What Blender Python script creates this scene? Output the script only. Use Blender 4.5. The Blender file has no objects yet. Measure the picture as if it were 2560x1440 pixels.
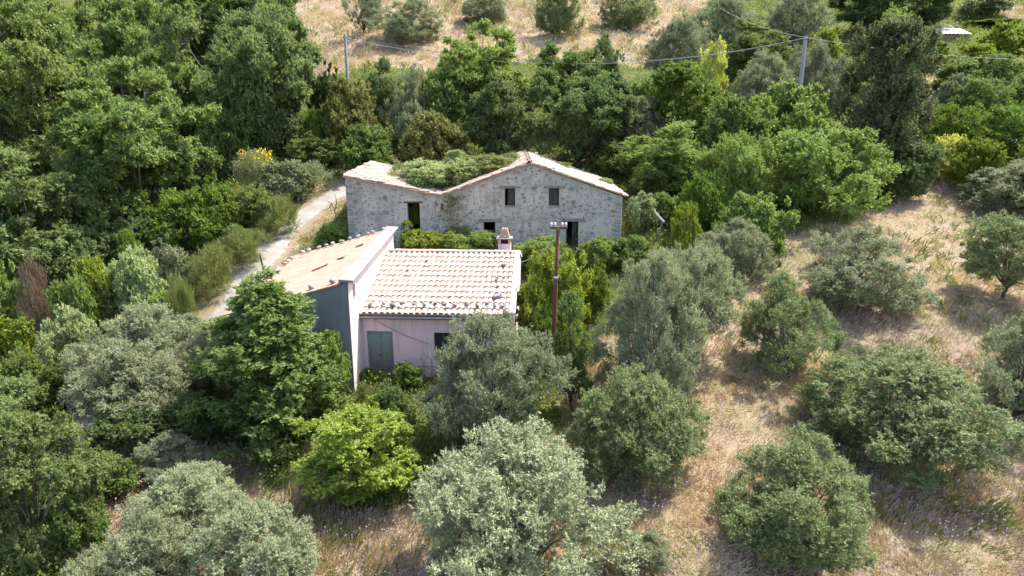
import bpy, math, random
import numpy as np
from mathutils import Matrix, Vector

# ------------------------------------------------------------------ camera, sky, sun, exposure
SC = bpy.context.scene
COL = SC.collection
CAMZ, PITCH, FPX = 13.0, math.radians(15.5), 1707.0
cam_d = bpy.data.cameras.new('camera')
cam_d.sensor_width = 36.0
cam_d.lens = 36.0 * FPX / 2560.0
cam_d.clip_start, cam_d.clip_end = 0.1, 2000.0
cam = bpy.data.objects.new('camera', cam_d)
COL.objects.link(cam)
cam.location = (0, 0, CAMZ)
cam.rotation_euler = (math.pi / 2 - PITCH, 0, 0)
SC.camera = cam

SUN_EL, SUN_AZ = math.radians(60.0), math.radians(58.0)   # azimuth: from +Y (away from the camera) towards +X
w = bpy.data.worlds.new('World')
SC.world = w
w.use_nodes = True
nt = w.node_tree
sky = nt.nodes.new('ShaderNodeTexSky')
sky.sky_type = 'NISHITA'
sky.sun_disc = False
sky.sun_elevation = SUN_EL
sky.sun_rotation = SUN_AZ
sky.air_density, sky.dust_density = 1.0, 2.5
bg = nt.nodes['Background']
bg.inputs[1].default_value = 0.15
nt.links.new(sky.outputs[0], bg.inputs[0])

sun_d = bpy.data.lights.new('sun', 'SUN')
sun_d.energy = 3.5
sun_d.angle = math.radians(0.53)
sun_d.color = (1.0, 0.955, 0.88)
sun = bpy.data.objects.new('sun', sun_d)
COL.objects.link(sun)
to_sun = Vector((math.cos(SUN_EL) * math.sin(SUN_AZ), math.cos(SUN_EL) * math.cos(SUN_AZ), math.sin(SUN_EL)))
sun.rotation_euler = to_sun.to_track_quat('Z', 'Y').to_euler()
sun.location = (30, 30, 60)

SC.view_settings.view_transform = 'Standard'
SC.view_settings.look = 'None'
SC.view_settings.gamma = 1.0
SC.view_settings.use_curve_mapping = False
SC.view_settings.exposure = 1.55
SC.render.engine = 'CYCLES'
SC.cycles.use_denoising = True
SC.cycles.max_bounces = 7
SC.cycles.diffuse_bounces = 4
SC.cycles.glossy_bounces = 2
SC.cycles.transmission_bounces = 4
SC.cycles.use_adaptive_sampling = False

random.seed(7)

# ------------------------------------------------------------------ helpers: photo pixel -> place on the ground
SP, CP = math.sin(PITCH), math.cos(PITCH)

def ray(px, py):
    u, v = (px - 1280.0) / FPX, (py - 720.0) / FPX
    return np.array([u, CP - v * SP, -SP - v * CP])

def at(px, py, d):
    r = ray(px, py)
    return np.array([0, 0, CAMZ]) + r * (d / r[1])

KP = np.array([(-40, -13), (0, -6), (10, -4), (18, -2.3), (28, -.15), (29, 0), (33, .1), (37, 2.2), (40.5, 3.7), (43, 4.0), (50, 6.3),
               (60, 9.4), (80, 15.8), (110, 26.3), (150, 42), (300, 110)], float)
KR = np.array([(-40, -13), (0, -6), (18, -2.6), (30, .7), (42, 3.8), (60, 9.4), (80, 15.8), (110, 26.3), (150, 42), (300, 110)], float)

def _prof(k, y):
    return sum(np.interp(y + o, k[:, 0], k[:, 1]) for o in (-1.0, 0.0, 1.0)) / 3

def sst(a, b, x):
    t = np.clip((x - a) / (b - a), 0, 1)
    return t * t * (3 - 2 * t)

def H(x, y):
    x = np.asarray(x, float); y = np.asarray(y, float)
    b = sst(2.5, 9, x)
    z = _prof(KP, y) * (1 - b) + _prof(KR, y) * b
    z = z - 0.16 * np.clip(-18 - x, 0, 26)
    n = (.22 * np.sin(x * .31 + 1.3 * np.sin(y * .17)) + .18 * np.sin(y * .43 + .9 * np.sin(x * .23 + 2)) +
         .09 * np.sin(x * .93 + y * .41) + .07 * np.sin(y * 1.13 - x * .57 + 1.7))
    flat = np.clip(sst(1.5, 5.5, np.hypot(np.maximum(np.abs(x + 4.5) - 8.5, 0), np.maximum(np.abs(y - 38) - 10, 0))), 0.12, 1)
    return z + n * flat

def gp(px, py):
    r = ray(px, py)
    lo = None
    for d in np.arange(8, 290, .5):
        p = np.array([0, 0, CAMZ]) + r * (d / r[1])
        if p[2] <= float(H(p[0], p[1])):
            lo = d - .5
            break
    if lo is None:
        lo = 285.0
    hi = lo + .5
    for _ in range(12):
        m = (lo + hi) / 2
        p = np.array([0, 0, CAMZ]) + r * (m / r[1])
        if p[2] <= float(H(p[0], p[1])): hi = m
        else: lo = m
    p = np.array([0, 0, CAMZ]) + r * (hi / r[1])
    p[2] = float(H(p[0], p[1]))
    return p

def in_poly(poly, x, y):
    x = np.asarray(x, float); y = np.asarray(y, float)
    c = np.zeros(x.shape, bool)
    n = len(poly)
    for i in range(n):
        (x1, y1), (x2, y2) = poly[i], poly[(i + 1) % n]
        k = ((y1 > y) != (y2 > y))
        c ^= k & (x < (x2 - x1) * (y - y1) / ((y2 - y1) if y2 != y1 else 1e-9) + x1)
    return c

def vnoise(x, y, s, seed=0):
    """smooth value noise 0..1"""
    x = np.asarray(x, float) * s + 1000.3 + seed * 17.1; y = np.asarray(y, float) * s + 1000.7 + seed * 9.7
    xi, yi = np.floor(x).astype(np.int64), np.floor(y).astype(np.int64)
    fx, fy = x - xi, y - yi
    fx = fx * fx * (3 - 2 * fx); fy = fy * fy * (3 - 2 * fy)
    def h(a, b):
        n = (a * 374761393 + b * 668265263 + seed * 974711) & 0x7fffffff
        n = ((n ^ (n >> 13)) * 1274126177) & 0x7fffffff
        return ((n ^ (n >> 16)) & 0xffff) / 65535.0
    return (h(xi, yi) * (1 - fx) + h(xi + 1, yi) * fx) * (1 - fy) + (h(xi, yi + 1) * (1 - fx) + h(xi + 1, yi + 1) * fx) * fy

# ------------------------------------------------------------------ helpers: materials
def new_mat(name):
    m = bpy.data.materials.new(name)
    m.use_nodes = True
    n = m.node_tree
    b = n.nodes['Principled BSDF']
    return m, n, b

def node(n, t, **kw):
    x = n.nodes.new(t)
    for k, v in kw.items():
        if k == 'inp':
            for a, b in v.items(): x.inputs[a].default_value = b
        else:
            setattr(x, k, v)
    return x

def mixc(n, fac, a, b, blend='MIX'):
    x = n.nodes.new('ShaderNodeMix')
    x.data_type = 'RGBA'; x.blend_type = blend
    for sock, v in ((x.inputs[0], fac), (x.inputs[6], a), (x.inputs[7], b)):
        if hasattr(v, 'links') or isinstance(v, bpy.types.NodeSocket): n.links.new(v, sock)
        elif isinstance(v, (int, float)): sock.default_value = v
        else: sock.default_value = (*v, 1)
    return x.outputs[2]

def ramp(n, fac, stops, interp='LINEAR'):
    r = n.nodes.new('ShaderNodeValToRGB')
    r.color_ramp.interpolation = interp
    e = r.color_ramp.elements
    while len(e) < len(stops): e.new(0.5)
    for i, (p, c) in enumerate(stops):
        e[i].position = p
        e[i].color = (*c, 1) if not isinstance(c, (int, float)) else (c, c, c, 1)
    n.links.new(fac, r.inputs[0])
    return r.outputs[0]

def noise(n, scale, detail=4, rough=.6, coord='Object', vec=None, dist=0.0, stretch=None):
    tc = n.nodes.new('ShaderNodeTexCoord')
    src = vec if vec is not None else tc.outputs[coord]
    if stretch:
        mp = n.nodes.new('ShaderNodeMapping')
        mp.inputs['Scale'].default_value = stretch
        n.links.new(src, mp.inputs[0]); src = mp.outputs[0]
    x = n.nodes.new('ShaderNodeTexNoise')
    x.inputs['Scale'].default_value = scale
    x.inputs['Detail'].default_value = detail
    x.inputs['Roughness'].default_value = rough
    x.inputs['Distortion'].default_value = dist
    n.links.new(src, x.inputs['Vector'])
    return x.outputs['Fac']

def bump(n, b, h, strength=.5, dist=.05):
    x = n.nodes.new('ShaderNodeBump')
    x.inputs['Strength'].default_value = strength
    x.inputs['Distance'].default_value = dist
    n.links.new(h, x.inputs['Height'])
    n.links.new(x.outputs[0], b.inputs['Normal'])

def leaf_mat(name, dark, light, back=None, trans=.3, rough=.55, vary=.12, spec=.25):
    m, n, b = new_mat(name)
    a = node(n, 'ShaderNodeAttribute', attribute_name='tint')
    c = mixc(n, a.outputs['Fac'], dark, light)
    oi = n.nodes.new('ShaderNodeObjectInfo')
    hsv = n.nodes.new('ShaderNodeHueSaturation')
    mr = node(n, 'ShaderNodeMapRange', inp={3: .5 - .012, 4: .5 + .012})
    n.links.new(oi.outputs['Random'], mr.inputs[0]); n.links.new(mr.outputs[0], hsv.inputs['Hue'])
    mm = node(n, 'ShaderNodeMath', operation='MULTIPLY', inp={1: 7.31}); n.links.new(oi.outputs['Random'], mm.inputs[0])
    fr = node(n, 'ShaderNodeMath', operation='FRACT'); n.links.new(mm.outputs[0], fr.inputs[0])
    mv = node(n, 'ShaderNodeMapRange', inp={3: 1 - vary, 4: 1 + vary}); n.links.new(fr.outputs[0], mv.inputs[0])
    n.links.new(mv.outputs[0], hsv.inputs['Value'])
    n.links.new(c, hsv.inputs['Color'])
    col = hsv.outputs[0]
    if back:
        g = n.nodes.new('ShaderNodeNewGeometry')
        col = mixc(n, g.outputs['Backfacing'], col, back)
    n.links.new(col, b.inputs['Base Color'])
    b.inputs['Roughness'].default_value = rough
    b.inputs['Specular IOR Level'].default_value = spec
    t = n.nodes.new('ShaderNodeBsdfTranslucent')
    tcol = mixc(n, 1.0, col, (1.25, 1.35, .7), 'MULTIPLY')
    n.links.new(tcol, t.inputs[0])
    mx = n.nodes.new('ShaderNodeMixShader'); mx.inputs[0].default_value = trans
    n.links.new(b.outputs[0], mx.inputs[1]); n.links.new(t.outputs[0], mx.inputs[2])
    n.links.new(mx.outputs[0], n.nodes['Material Output'].inputs[0])
    return m

M = {}
# foliage
M['olive'] = leaf_mat('olive_leaf', (.125, .145, .070), (.285, .305, .170), back=(.33, .35, .25), trans=.2)
M['olive_silver'] = leaf_mat('olive_leaf_silver', (.155, .175, .095), (.35, .375, .22), back=(.385, .405, .265), trans=.2)
M['olive_green'] = leaf_mat('olive_leaf_green', (.11, .14, .052), (.25, .29, .125), back=(.28, .31, .17), trans=.24)
M['oak'] = leaf_mat('oak_leaf', (.085, .125, .028), (.235, .31, .085), back=(.22, .27, .11), trans=.42)
M['oak_blue'] = leaf_mat('oak_leaf_cool', (.078, .118, .036), (.22, .29, .10), back=(.22, .265, .125), trans=.4)
M['oak_lime'] = leaf_mat('oak_leaf_lime', (.13, .19, .022), (.33, .40, .07), back=(.28, .34, .09), trans=.34)
M['bright'] = leaf_mat('shrub_leaf_bright', (.08, .138, .018), (.225, .305, .05), trans=.34)
M['mid'] = leaf_mat('shrub_leaf_mid', (.075, .12, .025), (.21, .28, .07), back=(.19, .24, .09), trans=.34)
M['fresh'] = leaf_mat('shrub_leaf_fresh', (.10, .165, .030), (.30, .38, .09), back=(.25, .31, .11), trans=.36)
M['lime'] = leaf_mat('shrub_leaf_lime', (.13, .165, .018), (.32, .36, .055), trans=.34)
M['yellow'] = leaf_mat('shrub_leaf_yellow', (.36, .37, .08), (.72, .68, .22), trans=.3)
M['grey'] = leaf_mat('shrub_leaf_grey', (.11, .13, .06), (.27, .29, .15), back=(.28, .30, .18), trans=.24)
M['dry'] = leaf_mat('shrub_leaf_dry', (.13, .09, .055), (.29, .215, .14), trans=.15)
M['ochre'] = leaf_mat('shrub_leaf_ochre', (.10, .105, .025), (.28, .265, .085), trans=.28)
M['dark'] = leaf_mat('evergreen_leaf_dark', (.06, .075, .028), (.175, .19, .08), back=(.18, .19, .095), trans=.2, rough=.6, spec=.2)
M['pine'] = leaf_mat('pine_needle', (.04, .07, .015), (.10, .15, .032), trans=.14)
M['deep'] = leaf_mat('deep_green_leaf', (.058, .098, .028), (.16, .225, .078), back=(.17, .215, .10), trans=.38)
M['pale'] = leaf_mat('bramble_leaf_pale', (.13, .19, .045), (.37, .43, .17), back=(.52, .54, .40), trans=.3)
M['tussock'] = leaf_mat('tussock_blade', (.10, .135, .032), (.28, .29, .10), trans=.25)
M['flower_yellow'] = leaf_mat('broom_flower', (.62, .42, .02), (.85, .62, .03), trans=.2)
M['straw'] = leaf_mat('dry_grass_blade', (.37, .255, .165), (.71, .575, .405), trans=.2, rough=.7, spec=.15)
M['blade_green'] = leaf_mat('green_grass_blade', (.10, .13, .028), (.29, .31, .10), trans=.28, rough=.7, spec=.15)
M['thistle'] = leaf_mat('thistle_flower', (.33, .25, .31), (.50, .41, .44), trans=.15, rough=.8, spec=.1)
M['weed'] = leaf_mat('undergrowth_leaf', (.06, .105, .018), (.24, .29, .07), trans=.32)

m, n, b = new_mat('bark')
n.links.new(ramp(n, noise(n, 9, 6, .7, stretch=(1, 1, .25)), [(.3, (.045, .036, .028)), (.7, (.19, .165, .135))]), b.inputs['Base Color'])
b.inputs['Roughness'].default_value = .9
bump(n, b, noise(n, 14, 5), .6, .03)
M['bark'] = m

# ground
m, n, b = new_mat('ground_soil_and_grass')
a = node(n, 'ShaderNodeAttribute', attribute_name='green')
dryc = ramp(n, noise(n, .55, 8, .65), [(.25, (.20, .14, .085)), (.42, (.36, .27, .165)), (.55, (.44, .355, .235)), (.66, (.32, .285, .15)), (.8, (.39, .29, .19))])
dryc = mixc(n, ramp(n, noise(n, .23, 5, .6), [(.47, 0.), (.62, .75)]), dryc, (.23, .245, .10))
dryc = mixc(n, ramp(n, noise(n, .31, 5, .6, stretch=(1, 1.3, 1)), [(.52, 0.), (.66, .6)]), dryc, (.36, .30, .285))
dryc = mixc(n, ramp(n, noise(n, 26, 5, .8), [(.42, 0.), (.62, .7)]), dryc, (.17, .12, .08))
dryc = mixc(n, ramp(n, noise(n, 7, 6, .7), [(.35, 0.), (.7, .75)]), dryc, (.20, .145, .095))
grc = ramp(n, noise(n, 1.2, 8, .7), [(.3, (.05, .06, .018)), (.55, (.10, .115, .03)), (.75, (.19, .165, .075))])
c = mixc(n, a.outputs['Fac'], dryc, grc)
n.links.new(c, b.inputs['Base Color'])
b.inputs['Roughness'].default_value = .95
b.inputs['Specular IOR Level'].default_value = .1
bump(n, b, noise(n, 5, 8, .75), .9, .12)
M['ground'] = m

m, n, b = new_mat('road_gravel')
c = ramp(n, noise(n, 1.1, 8, .7), [(.3, (.20, .18, .155)), (.5, (.29, .265, .235)), (.72, (.37, .345, .31))])
c = mixc(n, ramp(n, noise(n, 34, 4, .8), [(.4, 0.), (.7, .45)]), c, (.20, .18, .155))
ac_ = node(n, 'ShaderNodeAttribute', attribute_name='across')
wob = node(n, 'ShaderNodeMath', operation='MULTIPLY_ADD', inp={1: .75}); n.links.new(noise(n, 1.6, 6, .75), wob.inputs[0]); n.links.new(ac_.outputs['Fac'], wob.inputs[2])
c = mixc(n, ramp(n, wob.outputs[0], [(.92, 0.), (1.22, .9)]), c, (.215, .165, .10))
c = mixc(n, ramp(n, wob.outputs[0], [(.28, .75), (.46, 0.)]), c, (.235, .205, .135))
n.links.new(c, b.inputs['Base Color'])
b.inputs['Roughness'].default_value = .95
bump(n, b, noise(n, 30, 6, .75), .7, .04)
M['road'] = m

# masonry, plaster, tiles
def plaster(name, base, stain, dark, amount=.5, streak=True):
    m, n, b = new_mat(name)
    c = mixc(n, ramp(n, noise(n, .55, 7, .65), [(.35, 0.), (.68, 1.)]), base, stain)
    if streak:
        c = mixc(n, ramp(n, noise(n, 1.6, 5, .6, stretch=(2.2, 2.2, .22)), [(.5, 0.), (.78, amount)]), c, dark)
    c = mixc(n, ramp(n, noise(n, 22, 6, .75), [(.55, 0.), (.8, .35)]), c, dark)
    n.links.new(c, b.inputs['Base Color'])
    b.inputs['Roughness'].default_value = .9
    b.inputs['Specular IOR Level'].default_value = .15
    bump(n, b, noise(n, 40, 6, .7), .35, .015)
    return m
M['pink'] = plaster('pink_plaster', (.82, .54, .53), (.66, .54, .54), (.38, .34, .35), .9)
M['pink_pale'] = plaster('pale_pink_plaster', (.72, .60, .56), (.66, .55, .52), (.5, .43, .40), .3)  # paler, greyer pink for the side walls and verge
M['cement'] = plaster('grey_cement_render', (.20, .21, .22), (.145, .153, .163), (.29, .29, .29), .35)
M['concrete'] = plaster('weathered_concrete', (.26, .253, .247), (.19, .186, .182), (.37, .36, .35), .3, streak=False)
M['pole_concrete'] = plaster('pole_concrete', (.40, .39, .37), (.33, .32, .31), (.25, .24, .23), .3)
M['brick_raw'] = plaster('raw_brickwork', (.34, .19, .13), (.26, .16, .12), (.16, .11, .09), .4)

m, n, b = new_mat('rubble_wall_mortar')
c = ramp(n, noise(n, .8, 8, .68), [(.3, (.29, .25, .205)), (.47, (.46, .405, .34)), (.62, (.56, .50, .42)), (.8, (.46, .38, .295))])
c = mixc(n, ramp(n, noise(n, 4.5, 6, .7), [(.50, 0.), (.66, .6)]), c, (.24, .225, .21))
c = mixc(n, ramp(n, noise(n, .42, 6, .65), [(.50, 0.), (.58, .85)]), c, (.565, .505, .425))
c = mixc(n, ramp(n, noise(n, 1.1, 4, .6, stretch=(2.5, 2.5, .3)), [(.56, 0.), (.74, .6)]), c, (.31, .23, .15))
c = mixc(n, ramp(n, noise(n, .8, 5, .6, stretch=(3, 3, .25)), [(.60, 0.), (.74, .6)]), c, (.16, .15, .14))
n.links.new(c, b.inputs['Base Color'])
b.inputs['Roughness'].default_value = .95
bump(n, b, noise(n, 6, 8, .7), .9, .09)
M['rubble'] = m

m, n, b = new_mat('field_stone')
oi = n.nodes.new('ShaderNodeObjectInfo')
c0 = ramp(n, oi.outputs['Random'], [(0., (.15, .143, .138)), (.4, (.24, .228, .213)), (.75, (.34, .315, .285)), (1., (.43, .37, .30))])
c0 = mixc(n, ramp(n, noise(n, 9, 6, .7), [(.4, 0.), (.7, .6)]), c0, (.42, .40, .37))
n.links.new(c0, b.inputs['Base Color'])
b.inputs['Roughness'].default_value = .92
bump(n, b, noise(n, 18, 6, .7), .8, .03)
M['stone'] = m

def tile_mat(name, cols, spotc, spot):
    m, n, b = new_mat(name)
    oi = n.nodes.new('ShaderNodeObjectInfo')
    at_ = node(n, 'ShaderNodeAttribute', attribute_name='tint')
    ad = node(n, 'ShaderNodeMath', operation='ADD'); n.links.new(oi.outputs['Random'], ad.inputs[0]); n.links.new(at_.outputs['Fac'], ad.inputs[1])
    fr = node(n, 'ShaderNodeMath', operation='FRACT'); n.links.new(ad.outputs[0], fr.inputs[0])
    k = len(cols)
    c = ramp(n, fr.outputs[0], [(i / (k - 1), q) for i, q in enumerate(cols)])
    c = mixc(n, ramp(n, noise(n, 7, 6, .7, coord='Object'), [(.5, 0.), (.72, spot)]), c, spotc)
    n.links.new(c, b.inputs['Base Color'])
    b.inputs['Roughness'].default_value = .85
    b.inputs['Specular IOR Level'].default_value = .2
    bump(n, b, noise(n, 30, 4), .3, .01)
    return m
M['tile'] = tile_mat('pale_clay_tile', [(.42, .31, .255), (.455, .36, .30), (.43, .32, .265), (.465, .37, .315), (.45, .375, .275), (.40, .28, .225)], (.42, .31, .25), .5)
M['tile_dark'] = tile_mat('clay_tile_underside', [(.40, .24, .17), (.46, .29, .21)], (.24, .16, .12), .6)
M['tile_old'] = tile_mat('lichened_clay_tile', [(.33, .255, .20), (.42, .34, .28), (.28, .21, .17), (.39, .29, .225), (.45, .385, .325)], (.17, .15, .125), .85)
M['tile_flat'] = tile_mat('flat_clay_tile', [(.38, .22, .165), (.43, .26, .197), (.36, .21, .155), (.46, .29, .22)], (.47, .32, .25), .7)
M['terracotta'] = tile_mat('terracotta_pot', [(.48, .27, .20), (.52, .30, .22)], (.34, .2, .15), .5)

def wood(name, a, bb, sc=6):
    m, n, b = new_mat(name)
    n.links.new(ramp(n, noise(n, sc, 6, .7, stretch=(4, 4, .35)), [(.32, a), (.68, bb)]), b.inputs['Base Color'])
    b.inputs['Roughness'].default_value = .85
    bump(n, b, noise(n, 20, 5, stretch=(4, 4, .3)), .4, .01)
    return m
M['wood_grey'] = wood('weathered_wood', (.10, .09, .08), (.34, .31, .28))
M['wood_dark'] = wood('dark_old_wood', (.035, .026, .02), (.12, .092, .072))
m, n, b = new_mat('green_door_paint')
tc = n.nodes.new('ShaderNodeTexCoord')
sx = n.nodes.new('ShaderNodeSeparateXYZ'); n.links.new(tc.outputs['Object'], sx.inputs[0])
nz = noise(n, 5, 6, .7, stretch=(3, 3, .3))
su = node(n, 'ShaderNodeMath', operation='MULTIPLY_ADD', inp={1: .3}); n.links.new(sx.outputs[2], su.inputs[0]); n.links.new(nz, su.inputs[2])
c = ramp(n, su.outputs[0], [(.55, (.16, .155, .145)), (.9, (.20, .22, .20)), (1.0, (.20, .265, .235))])
n.links.new(c, b.inputs['Base Color']); b.inputs['Roughness'].default_value = .8
bump(n, b, nz, .4, .01)
M['door'] = m

def plain(name, col, rough=.6, metal=0.0, spots=None):
    m, n, b = new_mat(name)
    c = mixc(n, ramp(n, noise(n, 14, 5, .7), [(.35, 0.), (.75, .8)]), col, spots or tuple(v * .6 for v in col))
    n.links.new(c, b.inputs['Base Color'])
    b.inputs['Roughness'].default_value = rough
    b.inputs['Metallic'].default_value = metal
    return m
M['rust'] = plain('rusted_steel', (.165, .058, .034), .85, .0, (.075, .034, .026))
M['gutter'] = plain('zinc_gutter', (.36, .34, .34), .5, .3)
M['porcelain'] = plain('white_porcelain', (.8, .8, .78), .25, 0., (.7, .7, .68))
M['cable'] = plain('pale_cable', (.48, .49, .50), .5)
M['cable_dark'] = plain('dark_cable', (.12, .11, .11), .6)
M['iron'] = plain('dark_iron', (.05, .045, .045), .6, .2)
M['stone_grey'] = plain('dark_grey_stone', (.22, .21, .205), .9, 0., (.34, .33, .32))
M['stone_dark'] = plain('dark_brown_stone', (.16, .12, .105), .9, 0., (.30, .27, .25))
M['interior_shade'] = plain('painted_interior_shade', (.02, .018, .017), .95)  # near-black colour that paints the shade of unlit interiors
M['white_sheet'] = plain('white_corrugated_sheet', (.50, .49, .48), .6, 0., (.38, .375, .37))
M['glass'] = plain('dusty_window_glass', (.03, .033, .035), .15, 0., (.05, .05, .05))

# ------------------------------------------------------------------ helpers: meshes and objects
def raw_mesh(name, V, F, tint=None, mat=None):
    V = np.ascontiguousarray(V, np.float32); F = np.ascontiguousarray(F, np.int32)
    me = bpy.data.meshes.new(name)
    me.vertices.add(len(V)); me.vertices.foreach_set('co', V.ravel())
    me.loops.add(F.size); me.loops.foreach_set('vertex_index', F.ravel())
    me.polygons.add(len(F)); me.polygons.foreach_set('loop_start', np.arange(0, F.size, F.shape[1], dtype=np.int32))
    me.update(calc_edges=True)
    if tint is not None:
        at_ = me.attributes.new('tint', 'FLOAT', 'FACE'); at_.data.foreach_set('value', np.ascontiguousarray(tint, np.float32))
    if mat: me.materials.append(mat)
    return me

def link(name, me, parent=None, loc=None):
    o = bpy.data.objects.new(name, me); COL.objects.link(o)
    if parent: o.parent = parent
    if loc is not None: o.location = loc
    return o

def empty(name, loc=(0, 0, 0), rz=0.0):
    o = bpy.data.objects.new(name, None); COL.objects.link(o)
    o.location = loc; o.rotation_euler = (0, 0, rz); o.empty_display_size = .3
    return o

def tag(o, label=None, cat=None, group=None, kind=None):
    if label: o['label'] = label
    if cat: o['category'] = cat
    if group: o['group'] = group
    if kind: o['kind'] = kind
    return o

class MB:
    def __init__(s): s.v, s.f = [], []
    def add(s, vs, fs):
        k = len(s.v); s.v += [tuple(p) for p in vs]; s.f += [tuple(i + k for i in f) for f in fs]; return s
    def hexa(s, b, t):
        """b, t: four corners each (counter-clockwise from above)"""
        return s.add(list(b) + list(t), [(3, 2, 1, 0), (4, 5, 6, 7), (0, 1, 5, 4), (1, 2, 6, 5), (2, 3, 7, 6), (3, 0, 4, 7)])
    def box(s, x0, x1, y0, y1, z0, z1):
        return s.hexa([(x0, y0, z0), (x1, y0, z0), (x1, y1, z0), (x0, y1, z0)], [(x0, y0, z1), (x1, y0, z1), (x1, y1, z1), (x0, y1, z1)])
    def tube(s, path, rad, n=6, cap=True):
        path = [Vector(p) for p in path]
        rad = rad if hasattr(rad, '__len__') else [rad] * len(path)
        k = len(s.v)
        for i, p in enumerate(path):
            d = (path[min(i + 1, len(path) - 1)] - path[max(i - 1, 0)]).normalized()
            a = d.cross(Vector((0, 0, 1)) if abs(d.z) < .9 else Vector((1, 0, 0))).normalized(); c = d.cross(a)
            for j in range(n):
                t = 2 * math.pi * j / n
                s.v.append(tuple(p + (a * math.cos(t) + c * math.sin(t)) * rad[i]))
        for i in range(len(path) - 1):
            for j in range(n):
                q = (j + 1) % n
                s.f.append((k + i * n + j, k + i * n + q, k + (i + 1) * n + q, k + (i + 1) * n + j))
        if cap:
            s.f.append(tuple(k + j for j in reversed(range(n)))); s.f.append(tuple(k + (len(path) - 1) * n + j for j in range(n)))
        return s
    def build(s, name, mat, parent=None, smooth=False, bevel=0.0):
        me = bpy.data.meshes.new(name); me.from_pydata(s.v, [], s.f); me.validate(); me.update()
        import bmesh
        bm = bmesh.new(); bm.from_mesh(me); bmesh.ops.recalc_face_normals(bm, faces=bm.faces)
        if bevel: bmesh.ops.bevel(bm, geom=bm.edges[:], offset=bevel, segments=1, affect='EDGES', clamp_overlap=True)
        bm.to_mesh(me); bm.free()
        me.materials.append(M[mat])
        if smooth: me.polygons.foreach_set('use_smooth', [True] * len(me.polygons))
        return link(name, me, parent)

def wall_cells(mb, xs, top, z0, openings, y0, y1):
    """a wall along X between y0 and y1 with rectangular openings (x0,x1,za,zb) and a top line top(x)"""
    br = sorted(set(list(xs) + [o[0] for o in openings] + [o[1] for o in openings]))
    for a, c in zip(br[:-1], br[1:]):
        mid = (a + c) / 2
        op = sorted([(o[2], o[3]) for o in openings if o[0] < mid < o[1]])
        z = z0
        for za, zb in op:
            if za > z + 1e-4: mb.box(a, c, y0, y1, z, za)
            z = zb
        mb.hexa([(a, y0, z), (c, y0, z), (c, y1, z), (a, y1, z)], [(a, y0, top(a)), (c, y0, top(c)), (c, y1, top(c)), (a, y1, top(a))])
    return mb

def basis(a, u, nrm, loc):
    m = Matrix.Identity(4)
    for i, vct in enumerate((a, u, nrm)):
        for r in range(3): m[r][i] = vct[r]
    for r in range(3): m[r][3] = loc[r]
    return m

# ------------------------------------------------------------------ the setting: ground and road
ROAD_PX = [(1010, 425), (935, 447), (880, 468), (815, 500), (752, 548), (700, 598), (655, 655), (610, 720), (560, 790), (470, 880), (330, 990), (212, 1075), (40, 1190), (-160, 1320)]
road_pts = np.array([gp(*p)[:2] for p in ROAD_PX])
def densify(P, step=.4):
    """Catmull-Rom through P"""
    out = []
    Q = np.vstack([2 * P[0] - P[1], P, 2 * P[-1] - P[-2]])
    for i in range(1, len(Q) - 2):
        nseg = max(2, int(np.linalg.norm(Q[i + 1] - Q[i]) / step))
        for k in range(nseg):
            t = k / nseg
            out.append(.5 * (2 * Q[i] + (Q[i + 1] - Q[i - 1]) * t + (2 * Q[i - 1] - 5 * Q[i] + 4 * Q[i + 1] - Q[i + 2]) * t * t + (3 * Q[i] - Q[i - 1] - 3 * Q[i + 1] + Q[i + 2]) * t ** 3))
    out.append(P[-1])
    return np.array(out)
road_line = densify(road_pts)
ROAD_HW = 1.3
def road_dist(x, y):
    x = np.asarray(x, float); y = np.asarray(y, float)
    d = np.full(x.shape, 1e9)
    for p in road_line[::2]:
        d = np.minimum(d, np.hypot(x - p[0], y - p[1]))
    return d

def wpoly(px):
    return [tuple(gp(*p)[:2]) for p in px]
DRY = [wpoly([(640, 1440), (600, 1330), (560, 1230), (720, 1180), (880, 1250), (1060, 1230), (1400, 1060), (1440, 960), (1330, 930), (1310, 840), (1420, 800), (1560, 830), (1700, 720), (1760, 640),
              (1860, 560), (1960, 565), (2110, 560), (2190, 500), (2190, 410), (2290, 385), (2380, 380), (2470, 360), (2700, 330), (3000, 800), (3000, 1440), (2700, 1700), (1000, 1700), (600, 1600)]),
       wpoly([(700, -60), (740, 60), (760, 200), (850, 190), (930, 165), (1090, 175), (1330, 150), (1480, 170), (1620, 165), (1740, 110), (1760, 40), (1800, -60), (1300, -75)]),
       wpoly([(200, 1130), (330, 1060), (560, 1060), (740, 1130), (740, 1200), (600, 1340), (560, 1440), (200, 1440), (260, 1250)]),
       wpoly([(2280, 180), (2330, 180), (2370, 270), (2310, 290), (2275, 250)]),
       wpoly([(2560, 0), (2490, 10), (2520, 40), (2600, 40)])]
def dryness(x, y):
    x = np.asarray(x, float); y = np.asarray(y, float)
    jx = x + (vnoise(x, y, .5, 3) - .5) * 3.0; jy = y + (vnoise(x, y, .5, 4) - .5) * 3.0
    c = np.zeros(x.shape, bool)
    for p in DRY: c |= in_poly(p, jx, jy)
    return c

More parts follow.
